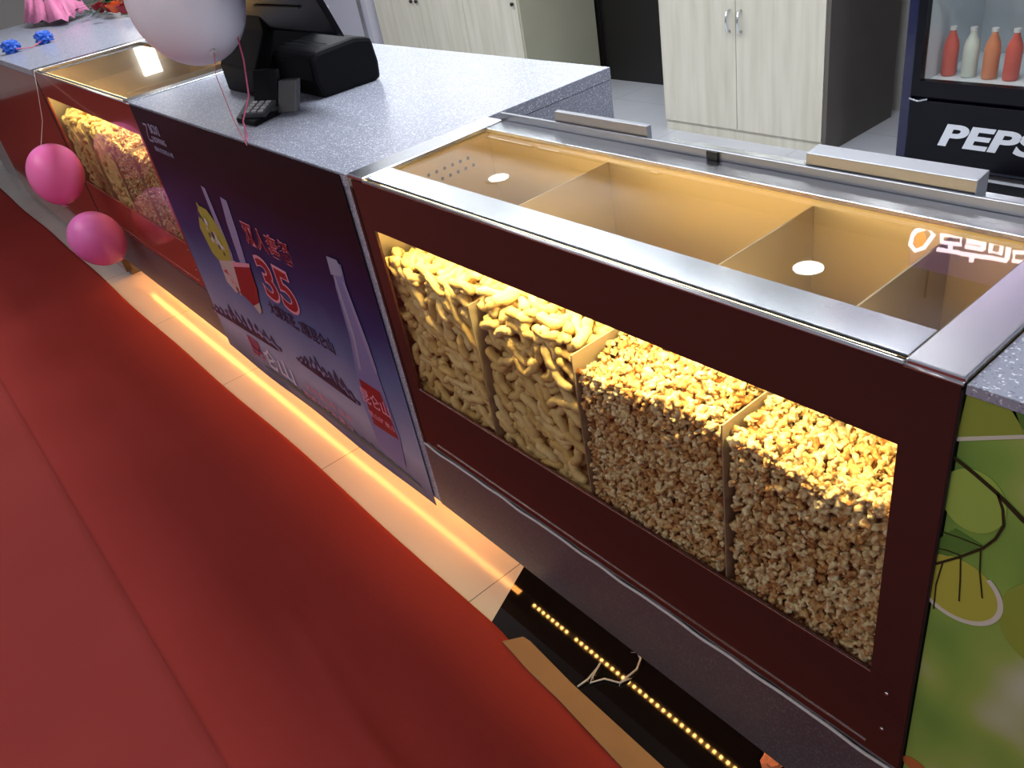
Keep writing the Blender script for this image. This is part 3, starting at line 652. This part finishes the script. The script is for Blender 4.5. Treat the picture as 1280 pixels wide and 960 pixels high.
def fill_sticks(x0, x1, front_z, dy, ydepth, label, group, seed, individual=True, zlow=.40):
    rs = random.Random(seed); pts = []
    # against the glass
    z = .50
    row = 0
    while z < front_z:
        x = x0+.020+rs.uniform(0, .02)
        while x < x1-.022:
            pts.append(((x, .0225+rs.uniform(0, .006), min(z+rs.uniform(-.012, .012), front_z)), (rs.uniform(-.25, .25), rs.choice([rs.uniform(-1.4, 1.4), rs.uniform(.3, 1.3)]), rs.uniform(-.12, .12)), 0))
            x += .042
        z += .0262; row += 1
    # second layer behind to close the gaps
    z = .50
    while z < front_z-.01:
        x = x0+.02
        while x < x1-.012:
            pts.append(((x+rs.uniform(-.01, .01), .036+rs.uniform(0, .008), z+rs.uniform(-.01, .01)), (rs.uniform(-.5, .5), rs.uniform(-1.5, 1.5), rs.uniform(-.2, .2)), 1)); x += .050
        z += .034
    # top surface
    y = .03
    while y < ydepth:
        x = x0+.02+rs.uniform(0, .015)
        while x < x1-.012:
            zz = heap(x, y, x0, x1, front_z, dy, seed)
            pts.append(((x+rs.uniform(-.02, .02), y+rs.uniform(-.01, .01), zz-.016), (rs.uniform(-.4, .4), rs.uniform(-.3, .3), rs.uniform(0, PI)), 1))
            pts.append(((x+rs.uniform(-.012, .012), y, zz+rs.uniform(-.004, .006)), (rs.uniform(-.4, .4), rs.uniform(-.4, .4), rs.uniform(0, PI)), 0)); x += .040
        y += .024
    for p, r, lay in pts:
        # keep the ends inside the bin
        ex = abs(math.cos(r[1])*math.cos(r[2]))*.031+.004
        px = min(max(p[0], x0+ex), x1-ex)
        p = (p[0], max(p[1], abs(math.sin(r[2]))*.034+.0215), p[2])
        if individual and lay == 0 and NIND[0] < 300:
            NIND[0] += 1; place_stick((px, p[1], p[2]), r, label % where(px, p[1], p[2], x0, x1, front_z), group)
        else:
            src = protos[rs.randrange(7)].data; M4 = Matrix.Translation((px, p[1], p[2])) @ (Matrix.Rotation(r[2], 4, 'Z') @ Matrix.Rotation(r[1], 4, 'Y') @ Matrix.Rotation(r[0], 4, 'X'))
            vs = [STUFF_STICK.verts.new(M4 @ v.co) for v in src.vertices]
            for pl in src.polygons: 
                f_ = STUFF_STICK.faces.new([vs[i] for i in pl.vertices]); f_.smooth = True
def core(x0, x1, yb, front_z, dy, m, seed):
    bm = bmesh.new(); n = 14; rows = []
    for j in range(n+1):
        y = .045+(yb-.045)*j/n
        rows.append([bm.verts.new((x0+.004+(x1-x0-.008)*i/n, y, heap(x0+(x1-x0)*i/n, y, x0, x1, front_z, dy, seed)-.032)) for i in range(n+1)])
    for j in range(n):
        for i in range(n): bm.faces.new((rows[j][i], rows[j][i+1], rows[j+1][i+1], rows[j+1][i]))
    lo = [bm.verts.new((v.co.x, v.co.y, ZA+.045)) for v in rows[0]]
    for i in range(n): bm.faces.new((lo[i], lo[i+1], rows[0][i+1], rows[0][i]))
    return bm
fill_sticks(-1.515, -1.197, .845, -.01, .24, 'corn puff in leftmost bin, %s', 'corn puffs in the leftmost bin', 11)
fill_sticks(-1.188, -.909, .838, -.01, .24, 'corn puff in second bin, %s', 'corn puffs in the second bin', 12)
fill_sticks(-4.36, -3.955, .84, .03, .35, '', '', 13, False)
fill_sticks(-3.945, -3.625, .84, .03, .35, '', '', 14, False)

# ------------------------------------------------------------------ popcorn
def kernel(seed, sub=2):
    bm = bmesh.new(); bmesh.ops.create_icosphere(bm, subdivisions=sub, radius=1)
    rs = random.Random(seed); lobes = []
    for i in range(rs.randint(9, 13)):
        d = Vector((rs.gauss(0, 1), rs.gauss(0, 1), rs.gauss(0, .8))).normalized(); lobes.append((d*rs.uniform(.50, .85), rs.uniform(.20, .36)))
    for v in bm.verts:
        d = v.co.normalized(); best = .40
        for c, r in lobes:
            dd = d.dot(c); q = dd*dd-(c.length_squared-r*r)
            if dd > 0 and q > 0: best = max(best, dd+math.sqrt(q))
        v.co = d*best*(1+.22*noise.noise(d*5+Vector((seed, 0, 0))))
    return bm
def pop_mat(name, attr):
    M, nt, b = mat(name); N = nt.nodes; L = nt.links
    if attr: a = N.new('ShaderNodeAttribute'); a.attribute_name = 'tone'; src = a.outputs['Fac']
    else: a = N.new('ShaderNodeObjectInfo'); src = a.outputs['Random']
    tc = N.new('ShaderNodeTexCoord'); n = N.new('ShaderNodeTexNoise'); n.inputs['Scale'].default_value = 110 if attr else 1.4; L.new(tc.outputs['Object'], n.inputs[0])
    r1 = ramp(nt, [(0, srgb(240, 228, 192)), (.5, srgb(232, 214, 168)), (.8, srgb(216, 184, 128)), (1, srgb(180, 134, 80))], src)
    r2 = ramp(nt, [(.40, (1, 1, 1, 1)), (.64, srgb(190, 136, 78))], n.outputs[0])
    mx = N.new('ShaderNodeMix'); mx.data_type = 'RGBA'; mx.blend_type = 'MULTIPLY'; mx.inputs[0].default_value = .9
    L.new(r1.outputs[0], mx.inputs[6]); L.new(r2.outputs[0], mx.inputs[7]); L.new(mx.outputs[2], b.inputs['Base Color'])
    b.inputs['Roughness'].default_value = .6; return M
M_popi = pop_mat('popcorn', False); M_pops = pop_mat('popcorn_bulk', True)
KS = []
for s in range(6):
    bm = kernel(s, 3); me = bpy.data.meshes.new('k'); bm.to_mesh(me); bm.free(); KS.append(me)
KV = [np.array([v.co[:] for v in me.vertices]) for me in KS]; KF = [np.array([p.vertices[:] for p in me.polygons]) for me in KS]
pop_items = []   # (x,y,z,r)
def pop_bin(x0, x1, front_z, dy, ydepth, seed, dx=.0160, r=.0120, zlow=.50, yback=.36):
    rs = random.Random(seed); out = []
    for layer, (yy, sp) in enumerate(((.0200, dx), (.031, dx*1.08), (.042, dx*1.2))):
        z = zlow
        while z < front_z+.03:
            x = x0+r*.55+rs.uniform(0, dx*.5)
            while x < x1-r*.6:
                if z < heap(x, .012, x0, x1, front_z, dy, seed)+.004: out.append((x+rs.uniform(-.002, .002), yy+rs.uniform(-.002, .003), z+rs.uniform(-.003, .003), r*rs.uniform(.75, 1.15)))
                x += sp
            z += sp*.95
    for dz in (0, -.012):
        y = .019
        while y < ydepth:
            x = x0+r*.6+rs.uniform(0, dx*.6)
            while x < x1-r*.8:
                out.append((x+rs.uniform(-.003, .003), y+rs.uniform(-.003, .003), heap(x, y, x0, x1, front_z, dy, seed)+dz+rs.uniform(-.002, .005), r*rs.uniform(.75, 1.2))); x += dx
            y += dx*.95
    return out
B3 = pop_bin(-.902, -.599, .818, -.02, .30, 21, .0158, .0122); B4 = pop_bin(-.590, -.297, .812, -.02, .30, 22, .0158, .0122)
B5 = pop_bin(-3.616, -3.304, .83, .03, .40, 23, dx=.019, r=.0115); B6 = pop_bin(-3.295, -3.01, .83, .03, .40, 24, dx=.019, r=.0115)
camv = np.array(CAM)
def pos_in_view(it):
    c = np.array(RW) @ (np.array(it[:3])-camv); u = c[0]/c[2]*1025.54+640; v = c[1]/c[2]*1025.54+480; return c[2], u, v
front = [it for it in B4 if it[1] < .0235 and .545 < it[2] and it[0] < -.355 or (it[2] > .80 and it[1] < .20)]
front.sort(key=lambda it: pos_in_view(it)[0]); sel = front[:300]; selset = set(sel)
pk = []
for k in range(6):
    bm = kernel(k, 3); o = obj('popcorn_kernel', bm, M_popi, None, True); pk.append([o, False])
for it in sel:
    e = pk[random.randrange(6)]
    if not e[1]: o = e[0]; e[1] = True
    else: o = e[0].copy(); COL.objects.link(o)
    o.location = it[:3]; o.scale = (it[3],)*3; o.rotation_euler = (random.uniform(0, 6), random.uniform(0, 6), random.uniform(0, 6))
    tag(o, 'popcorn in rightmost bin, %s' % where(it[0], it[1]+(.03 if it[2] > .805 else 0), it[2], -.59, -.297, .812), 'popcorn', 'popcorn in the rightmost bin')
rest = [it for it in B3+B4+B5+B6 if it not in selset]
VV, FF, TT = [], [], []; base = 0
for it in rest:
    k = rng.integers(6); q = rng.normal(size=4); q /= np.linalg.norm(q); a, b, c, d = q
    Rm = np.array([[a*a+b*b-c*c-d*d, 2*(b*c-a*d), 2*(b*d+a*c)], [2*(b*c+a*d), a*a-b*b+c*c-d*d, 2*(c*d-a*b)], [2*(b*d-a*c), 2*(c*d+a*b), a*a-b*b-c*c+d*d]])
    V = KV[k] @ Rm.T * it[3] + np.array(it[:3]); VV.append(V); FF.append(KF[k]+base); base += len(V); TT.append(np.full(len(V), rng.random()))
VV = np.concatenate(VV); FF = np.concatenate(FF); TT = np.concatenate(TT)
me = bpy.data.meshes.new('popcorn_heap'); me.vertices.add(len(VV)); me.vertices.foreach_set('co', VV.ravel())
me.loops.add(FF.size); me.loops.foreach_set('vertex_index', FF.ravel()); me.polygons.add(len(FF)); me.polygons.foreach_set('loop_start', np.arange(0, FF.size, 3))
me.polygons.foreach_set('use_smooth', np.ones(len(FF), bool)); me.update(calc_edges=True)
at = me.attributes.new('tone', 'FLOAT', 'POINT'); at.data.foreach_set('value', TT); me.materials.append(M_pops)
o = bpy.data.objects.new('popcorn_heap', me); COL.objects.link(o)
tag(o, 'caramel popcorn filling the bins behind the glass', 'popcorn', kind='stuff')
for me in KS: bpy.data.meshes.remove(me)
o = obj('corn_puff_heap', STUFF_STICK, M_stick, None, False, recalc=False); tag(o, 'yellow corn puffs filling the far case and packed behind the front ones', 'snack', kind='stuff')
# deeper contents of each bin
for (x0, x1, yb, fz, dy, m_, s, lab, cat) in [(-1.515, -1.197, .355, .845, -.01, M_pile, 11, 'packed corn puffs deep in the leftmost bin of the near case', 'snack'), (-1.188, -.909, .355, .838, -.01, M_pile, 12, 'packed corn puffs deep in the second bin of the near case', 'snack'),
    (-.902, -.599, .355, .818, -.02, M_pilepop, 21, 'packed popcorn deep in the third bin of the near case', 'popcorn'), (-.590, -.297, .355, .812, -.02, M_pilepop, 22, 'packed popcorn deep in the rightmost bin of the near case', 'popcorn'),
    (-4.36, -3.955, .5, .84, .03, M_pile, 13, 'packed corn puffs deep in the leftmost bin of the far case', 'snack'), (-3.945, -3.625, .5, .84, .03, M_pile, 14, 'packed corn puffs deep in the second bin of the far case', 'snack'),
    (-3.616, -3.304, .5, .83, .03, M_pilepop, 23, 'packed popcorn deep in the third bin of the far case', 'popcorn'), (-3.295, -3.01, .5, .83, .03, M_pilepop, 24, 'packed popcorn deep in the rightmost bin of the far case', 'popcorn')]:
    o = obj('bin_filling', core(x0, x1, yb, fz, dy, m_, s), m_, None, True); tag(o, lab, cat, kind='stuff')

# ------------------------------------------------------------------ carpets
def carpet(label, y0, y1, m, crease, z0=0.0):
    bm = bmesh.new(); nx, ny = 330, 46; G = []
    for j in range(ny+1):
        y = y0+(y1-y0)*j/ny; row = []
        for i in range(nx+1):
            x = -11.5+(12.7)*i/nx
            yy = y + (.004*math.sin(x*2.1)+.003*math.sin(x*5.3+1))*(j/ny)*(1 if crease else 0) - (.0 if x < -1.2 else .0)
            if crease and x > -1.2: yy -= .036*min(1, (x+1.2)/.35)*max(0, (j-ny*.6)/(ny*.4))
            z = z0+.008+.0025*noise.noise(Vector((x*1.3, y*1.3, 3)))
            if crease:
                # a low ruck running along the walkway
                for cx0, cx1, cy, hh, wd in ((-1.75, -.7, -.475, .026, .030), (-1.62, -1.15, -.42, .014, .03), (-3.0, -2.3, -.60, .004, .03)):
                    if cx0 < x < cx1: z += hh*math.sin(PI*(x-cx0)/(cx1-cx0))*math.exp(-((y-cy-.02*math.sin(x*7))/wd)**2)
            row.append(bm.verts.new((x, yy, z)))
        G.append(row)
    for j in range(ny):
        for i in range(nx): bm.faces.new((G[j][i], G[j][i+1], G[j+1][i+1], G[j+1][i]))
    o = obj('carpet_runner', bm, m, None, True); s = o.modifiers.new('thickness', 'SOLIDIFY'); s.thickness = .007; s.offset = -1
    tag(o, label, 'carpet'); return o
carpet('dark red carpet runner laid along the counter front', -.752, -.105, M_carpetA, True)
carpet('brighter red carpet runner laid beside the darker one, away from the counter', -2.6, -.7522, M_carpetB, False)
# floor tape / cardboard strip along the carpet edge
M_card = simple('kraft_cardboard', srgb(140, 106, 74), .7, var=.12, vscale=14, bump=.1)
bm = bmesh.new(); prism(bm, [(-1.154, -0.126), (-1.127, -0.083), (-1.104, -0.08), (-0.952, -0.091), (-0.687, -0.097), (-0.539, -0.101), (-0.587, -0.157), (-0.732, -0.155), (-0.939, -0.139), (-1.048, -0.136)], 'z', .0100, .0130); tag(obj('cardboard_strip', bm, M_card), 'brown cardboard strip along the carpet edge on the dark floor', 'cardboard')
# debris on the dark floor
M_string = simple('white_string', (.55, .55, .56, 1), .8)
for lab, pts, r in (('white frayed string lying on the dark floor near the led dots', [(-0.94, -0.085), (-0.935, -0.058), (-0.943, -0.017), (-0.946, -0.005), (-0.936, -0.04), (-0.925, -0.06), (-0.911, -0.03), (-0.878, -0.016), (-0.872, 0.006)], .0022),
                    ('pinkish curled string on the dark floor under the stone base', [(-0.878, -0.016), (-0.876, 0.008), (-0.876, 0.036), (-0.887, 0.061), (-0.905, 0.07)], .0024)):
    bm = bmesh.new(); P = [(p[0], p[1], .0045+.003*(i % 2)) for i, p in enumerate(pts)]; tube(bm, P, r, 6)
    for k in range(10):
        p = P[random.randrange(len(P))]; tube(bm, [p, (p[0]+random.uniform(-.012, .012), p[1]+random.uniform(-.01, .01), .004)], .0006, 4)
    tag(obj('string_scrap', bm, M_string, None, True), lab, 'string')
bm = bmesh.new(); bmesh.ops.create_icosphere(bm, subdivisions=3, radius=.02)
for v in bm.verts: v.co *= 1+.5*noise.noise(v.co*90); v.co.z = v.co.z*.7
bmesh.ops.translate(bm, verts=bm.verts, vec=(-.535, .055, .018)); tag(obj('crumpled_paper', bm, simple('pinkish_paper', srgb(190, 120, 90), .8)), 'small crumpled pinkish paper on the dark floor under the near case', 'paper')

# ------------------------------------------------------------------ balloons
def balloon_bm(r, tail=True):
    bm = bmesh.new(); prof = []
    for i in range(29):
        a = PI*i/28; zz = math.cos(a)*r*1.10; rr = math.sin(a)*r*(1-.10*(1-math.cos(a))/2)
        if i == 28: rr = .008
        if i == 0: rr = .0005
        prof.append((rr, zz))
    lathe(bm, prof, 40); return bm
def knot_bm(r):
    bm = bmesh.new(); lathe(bm, [(.004, -r*1.08), (.009, -r*1.11), (.006, -r*1.13), (.013, -r*1.17), (.011, -r*1.175)], 14); return bm
M_pink = simple('pink_latex', srgb(248, 120, 184), .32, spec=.5); M_pink2 = simple('orchid_latex', srgb(232, 124, 196), .34)
M_pearl = simple('pearl_latex', srgb(240, 236, 244), .35, spec=.5)
nt = M_pearl.node_tree; nt.nodes['Principled BSDF'].inputs['Subsurface Weight'].default_value = .0
for M_ in (M_pink, M_pink2, M_pearl):
    b = M_.node_tree.nodes['Principled BSDF']; b.inputs['Subsurface Weight'].default_value = .7; b.inputs['Subsurface Scale'].default_value = .12; b.inputs['Subsurface Radius'].default_value = (1, .8, .9)
M_rib = simple('pink_ribbon', srgb(196, 90, 110), .5)
def balloon(label, c, r, m, tilt, ribbon, rm=M_rib):
    t = thing('balloon', label, 'balloon', c)
    for nm, bmm in (('body', balloon_bm(r)), ('knot', knot_bm(r))):
        bmesh.ops.rotate(bmm, verts=bmm.verts, matrix=(Matrix.Rotation(tilt[2], 3, 'Z') @ Matrix.Rotation(tilt[1], 3, 'Y') @ Matrix.Rotation(tilt[0], 3, 'X'))); bmesh.ops.translate(bmm, verts=bmm.verts, vec=c)
        obj(nm, bmm, m, t, True)
    if ribbon:
        bm = bmesh.new(); tube(bm, ribbon, .0012, 5); obj('ribbon', bm, rm, t)
    return t
balloon('round pink balloon in front of the far left counter, the higher of the two', (-4.069, -.15, .674), .119, M_pink, (math.radians(-12), math.radians(-14), 0), [(-4.07, -.16, .79), (-4.16, -.09, .88), (-4.28, -.03, 1.0), (-4.33, -.006, 1.056), (-4.34, .03, 1.056)], simple('white_ribbon', (.6, .5, .5, 1), .5))
balloon('orchid pink balloon low in front of the far display case, the lower of the two', (-3.881, -.14, .405), .116, M_pink2, (math.radians(25), 0, 0), None)
balloon('large pearl white balloon beside the till monitor', (-2.40, .10, 1.345), .158, M_pearl, (0, math.radians(-50), math.radians(-10)), [(-2.263, .08, 1.238), (-2.23, .05, 1.18), (-2.10, .01, 1.085), (-2.03, -.006, 1.058), (-2.02, -.008, 1.045)])

# ------------------------------------------------------------------ things on the till counter
M_pos = simple('black_plastic', (.003, .003, .004, 1), .55, spec=.12); M_posg = simple('black_gloss_plastic', (.003, .003, .005, 1), .3, spec=.15)
M_grey = simple('grey_plastic', srgb(52, 54, 58), .4)
t = thing('till_monitor', 'black touch-screen till on a thick stand, seen from behind', 'till', (-2.5, .36, H))
bm = bmesh.new(); prism(bm, [(.228, 1.0505), (.228, 1.13), (.25, 1.16), (.29, 1.22), (.30, 1.42), (.40, 1.42), (.46, 1.16), (.46, 1.0505)], 'x', -2.68, -2.42); obj('stand', bm, M_pos, t, bevel=.006)
bm = bmesh.new(); prism(bm, [(.305, 1.225), (.325, 1.215), (.19, 1.62), (.165, 1.62)], 'x', -2.56, -2.005); obj('monitor', bm, M_posg, t, bevel=.004)
bm = bmesh.new()
for k in range(4): box(bm, -2.40, -2.12, .2755-.008*k, .2790-.008*k, 1.290+.024*k, 1.294+.024*k)
obj('vent_slots', bm, M_grey, t)
t = thing('receipt_printer', 'black rounded receipt printer right of the till', 'printer', (-2.33, .4, H))
bm = bmesh.new()
pts = [(.300, 1.0505), (.288, 1.10), (.292, 1.155), (.315, 1.172), (.44, 1.178), (.492, 1.165), (.498, 1.10), (.492, 1.0505)]
prism(bm, pts, 'x', -2.46, -2.175); obj('body', bm, M_pos, t, bevel=.012)
bm = bmesh.new(); tube(bm, [(-2.44, .34, 1.1755), (-2.36, .34, 1.178), (-2.20, .34, 1.1765)], .001, 4); tube(bm, [(-2.43, .365, 1.177), (-2.35, .365, 1.1795), (-2.20, .365, 1.1775)], .001, 4); obj('lid_seam', bm, M_grey, t)
bm = bmesh.new(); prism(bm, [(.47, 1.17), (.472, 1.17), (.502, 1.24), (.50, 1.24)], 'x', -2.52, -2.40); tag(obj('receipt_paper', bm, M_white), 'white receipt paper standing between the till and the printer', 'paper')
t = thing('card_terminal', 'small black card terminal with keypad in a holder at the counter edge', 'card terminal', (-2.2, .13, H))
kx = [(-2.242, 0.066), (-2.137, 0.073), (-2.207, 0.232), (-2.349, 0.289), (-2.502, 0.289), (-2.51, 0.239)]
bm = bmesh.new(); prism(bm, kx, 'z', H+.0005, H+.014); obj('base', bm, M_pos, t, bevel=.003)
a = (-2.258, 0.087); b_ = (-2.162, 0.11)
bm = bmesh.new()
A0 = Vector((-2.215, .072, 1.0645)); U = Vector((.075, .035, 0)); Wv = Vector((-.035, .085, .0)); Zu = Vector((0, 0, 1))
def slab(bm, o_, u, v_, n_):
    vs = [bm.verts.new(o_+a_*u+b__*v_+c_*n_) for c_ in (0, 1) for a_, b__ in ((0, 0), (1, 0), (1, 1), (0, 1))]
    for f in ((3, 2, 1, 0), (4, 5, 6, 7), (0, 1, 5, 4), (1, 2, 6, 5), (2, 3, 7, 6), (3, 0, 4, 7)): bm.faces.new([vs[i] for i in f])
slab(bm, A0, U, Wv*.6+Zu*.018, Zu*.010); kb = obj('keypad', bm, M_grey, t, bevel=.001)
bm = bmesh.new()
for i in range(4):
    for j in range(3):
        o_ = A0 + U*(.12+.28*j) + (Wv*.6+Zu*.018)*(.1+.22*i) + Zu*.0102
        slab(bm, o_, U*.18, (Wv*.6+Zu*.018)*.14, Zu*.003)
obj('keys', bm, simple('pale_keys', (.35, .35, .36, 1), .5), kb)
bm = bmesh.new(); o_ = A0+Wv*.62+Zu*.012; slab(bm, o_, U, Wv*.35+Zu*.085, Vector((-.004, .012, 0))); obj('screen', bm, M_posg, t, bevel=.001)
bm = bmesh.new(); o_ = A0+U*1.05+Wv*.45-Zu*.004; slab(bm, o_, U*.75, Wv*.40+Zu*.075, Vector((-.006, .018, 0))); obj('holder', bm, M_grey, t, bevel=.004)
bm = bmesh.new(); tube(bm, [(-2.285, .16, 1.25), (-2.27, .15, 1.19), (-2.185, .10, 1.12), (-2.165, .055, 1.068), (-2.10, .03, 1.055), (-2.03, -.002, 1.054)], .0022, 6)
bm2 = bmesh.new(); bm2.free()
tag(obj('curling_ribbon', bm, simple('rose_ribbon', srgb(214, 96, 130), .45), None, True), 'thin pink ribbon trailing past the card terminal to the counter edge', 'ribbon')

# ------------------------------------------------------------------ flowers and blue trinkets at the far end
M_wrap = simple('pink_wrapping_paper', srgb(222, 130, 170), .6, bump=.5, scale=30); M_wrap.use_backface_culling = False
M_leaf = simple('dark_green_leaf', srgb(48, 74, 40), .5, var=.3); M_red = simple('red_petal', srgb(140, 20, 28), .6, var=.3, vscale=30); M_or = simple('orange_petal', srgb(224, 92, 40), .6); M_pe = simple('peach_petal', srgb(226, 168, 140), .6)
M_leaf2 = simple('olive_leaf', srgb(112, 118, 70), .5)
def rose(bm, c, r, seed):
    rs = random.Random(seed)
    for k in range(14):
        a = k*2.4; rad = r*(.15+.85*k/14); tl = .4+.5*k/14
        q = []
        for u in range(4):
            for v_ in range(4):
                uu = (u/3-.5)*1.5; vv = v_/3
                p = Vector((rad*math.cos(a+uu*.8)*(.6+.45*vv), rad*math.sin(a+uu*.8)*(.6+.45*vv), r*(vv*.9-.3-.3*k/14)*(1-.25*abs(uu))))
                q.append(bm.verts.new(Vector(c)+p))
        for u in range(3):
            for v_ in range(3): bm.faces.new((q[u*4+v_], q[u*4+v_+1], q[(u+1)*4+v_+1], q[(u+1)*4+v_]))
def bouquet(label, x, y, items, wrap, seed):
    rs = random.Random(seed); t = thing('flower_bouquet', label, 'flowers', (x, y, H))
    for (dx, dy, dz, r, m_) in items:
        bm = bmesh.new(); rose(bm, (x+dx, y+dy, H+dz), r, rs.random()); obj('flower', bm, m_, t, True, recalc=False)
    bm = bmesh.new()
    for k in range(55):
        a = rs.uniform(0, 2*PI); d = rs.uniform(.02, .30); c = Vector((x+d*math.cos(a)*1.3, y+.05+d*math.sin(a)*.7, H+rs.uniform(.01, .10))); L_ = rs.uniform(.05, .11); th = rs.uniform(0, 2*PI); up = rs.uniform(-.1, .5)
        dv = Vector((math.cos(th), math.sin(th), up))*L_; sv = Vector((-math.sin(th), math.cos(th), 0))*L_*.22
        v = [bm.verts.new(p) for p in (c, c+dv*.4+sv, c+dv, c+dv*.4-sv)]; 
        for q in v: q.co.z = max(q.co.z, H+.003)
        bm.faces.new(v)
    o = obj('foliage', bm, M_leaf, t, recalc=False); s = o.modifiers.new('thickness', 'SOLIDIFY'); s.thickness = .001
    if wrap:
        bm = bmesh.new(); n = 26; R0 = []; R1 = []; R2 = []
        for k in range(n+1):
            a = -2.5+3.4*k/n; f = .008*math.sin(k*1.3)
            R0.append(bm.verts.new((x-.30+.05*math.cos(a), y-.02+.05*math.sin(a), H+.03+.02*math.sin(k))))
            R1.append(bm.verts.new((x-.05+(.20+f)*math.cos(a), y-.02+(.14+f)*math.sin(a), H+.15+.03*math.sin(k*1.7))))
            R2.append(bm.verts.new((x+.0+(.27+f+.22*math.exp(-((a+.35)/.3)**2))*math.cos(a), y-.04+(.20+f)*math.sin(a), H+.012+.03*abs(math.sin(k*1.1)))))
        for A_, B_ in ((R0, R1), (R1, R2)):
            for k in range(n): bm.faces.new((A_[k], A_[k+1], B_[k+1], B_[k]))
        o = obj('wrapping_paper', bm, M_wrap, t, True, recalc=False); s = o.modifiers.new('thickness', 'SOLIDIFY'); s.thickness = .002
    return t
bouquet('bouquet in pink wrapping paper lying on the far left counter', -6.42, .66, [(-.05, .1, .16, .06, M_pe), (-.18, .05, .15, .06, M_pe), (.14, .16, .14, .05, M_red), (.02, .26, .2, .055, M_red)], True, 5)
bouquet('bouquet of red and orange flowers lying to the right of the pink-wrapped one', -5.78, .78, [(-.20, .0, .05, .055, M_red), (-.10, .05, .09, .06, M_red), (.02, .0, .06, .055, M_red), (.14, .0, .06, .06, M_or), (.24, .02, .05, .055, M_red), (.07, .08, .10, .05, M_or), (-.02, .10, .12, .05, M_red), (-.28, .06, .09, .05, M_pe), (.30, .08, .07, .05, M_red)], False, 6)
M_blue = simple('blue_foil', srgb(46, 96, 196), .4)
for lab, (x, y) in (('crumpled blue pompom near the left edge of the far counter', (-5.278, 0.097)), ('crumpled blue pompom nearer the pink-wrapped bouquet', (-5.315, 0.275))):
    bm = bmesh.new(); bmesh.ops.create_icosphere(bm, subdivisions=4, radius=.042)
    for v in bm.verts: v.co *= 1+.45*noise.noise(v.co*75+Vector((x, 0, 0))); v.co.z *= .75
    bmesh.ops.translate(bm, verts=bm.verts, vec=(x, y, H+.030)); tag(obj('pompom', bm, M_blue), lab, 'decoration')
a, b_ = (-5.229, 0.107), (-5.28, 0.251)
bm = bmesh.new(); tube(bm, [(a[0], a[1], H+.02), ((a[0]+b_[0])/2, (a[1]+b_[1])/2+.01, H+.004), (b_[0], b_[1], H+.02)], .0025, 5); tag(obj('cord', bm, M_rib), 'thin pinkish cord joining the two blue pompoms', 'cord')
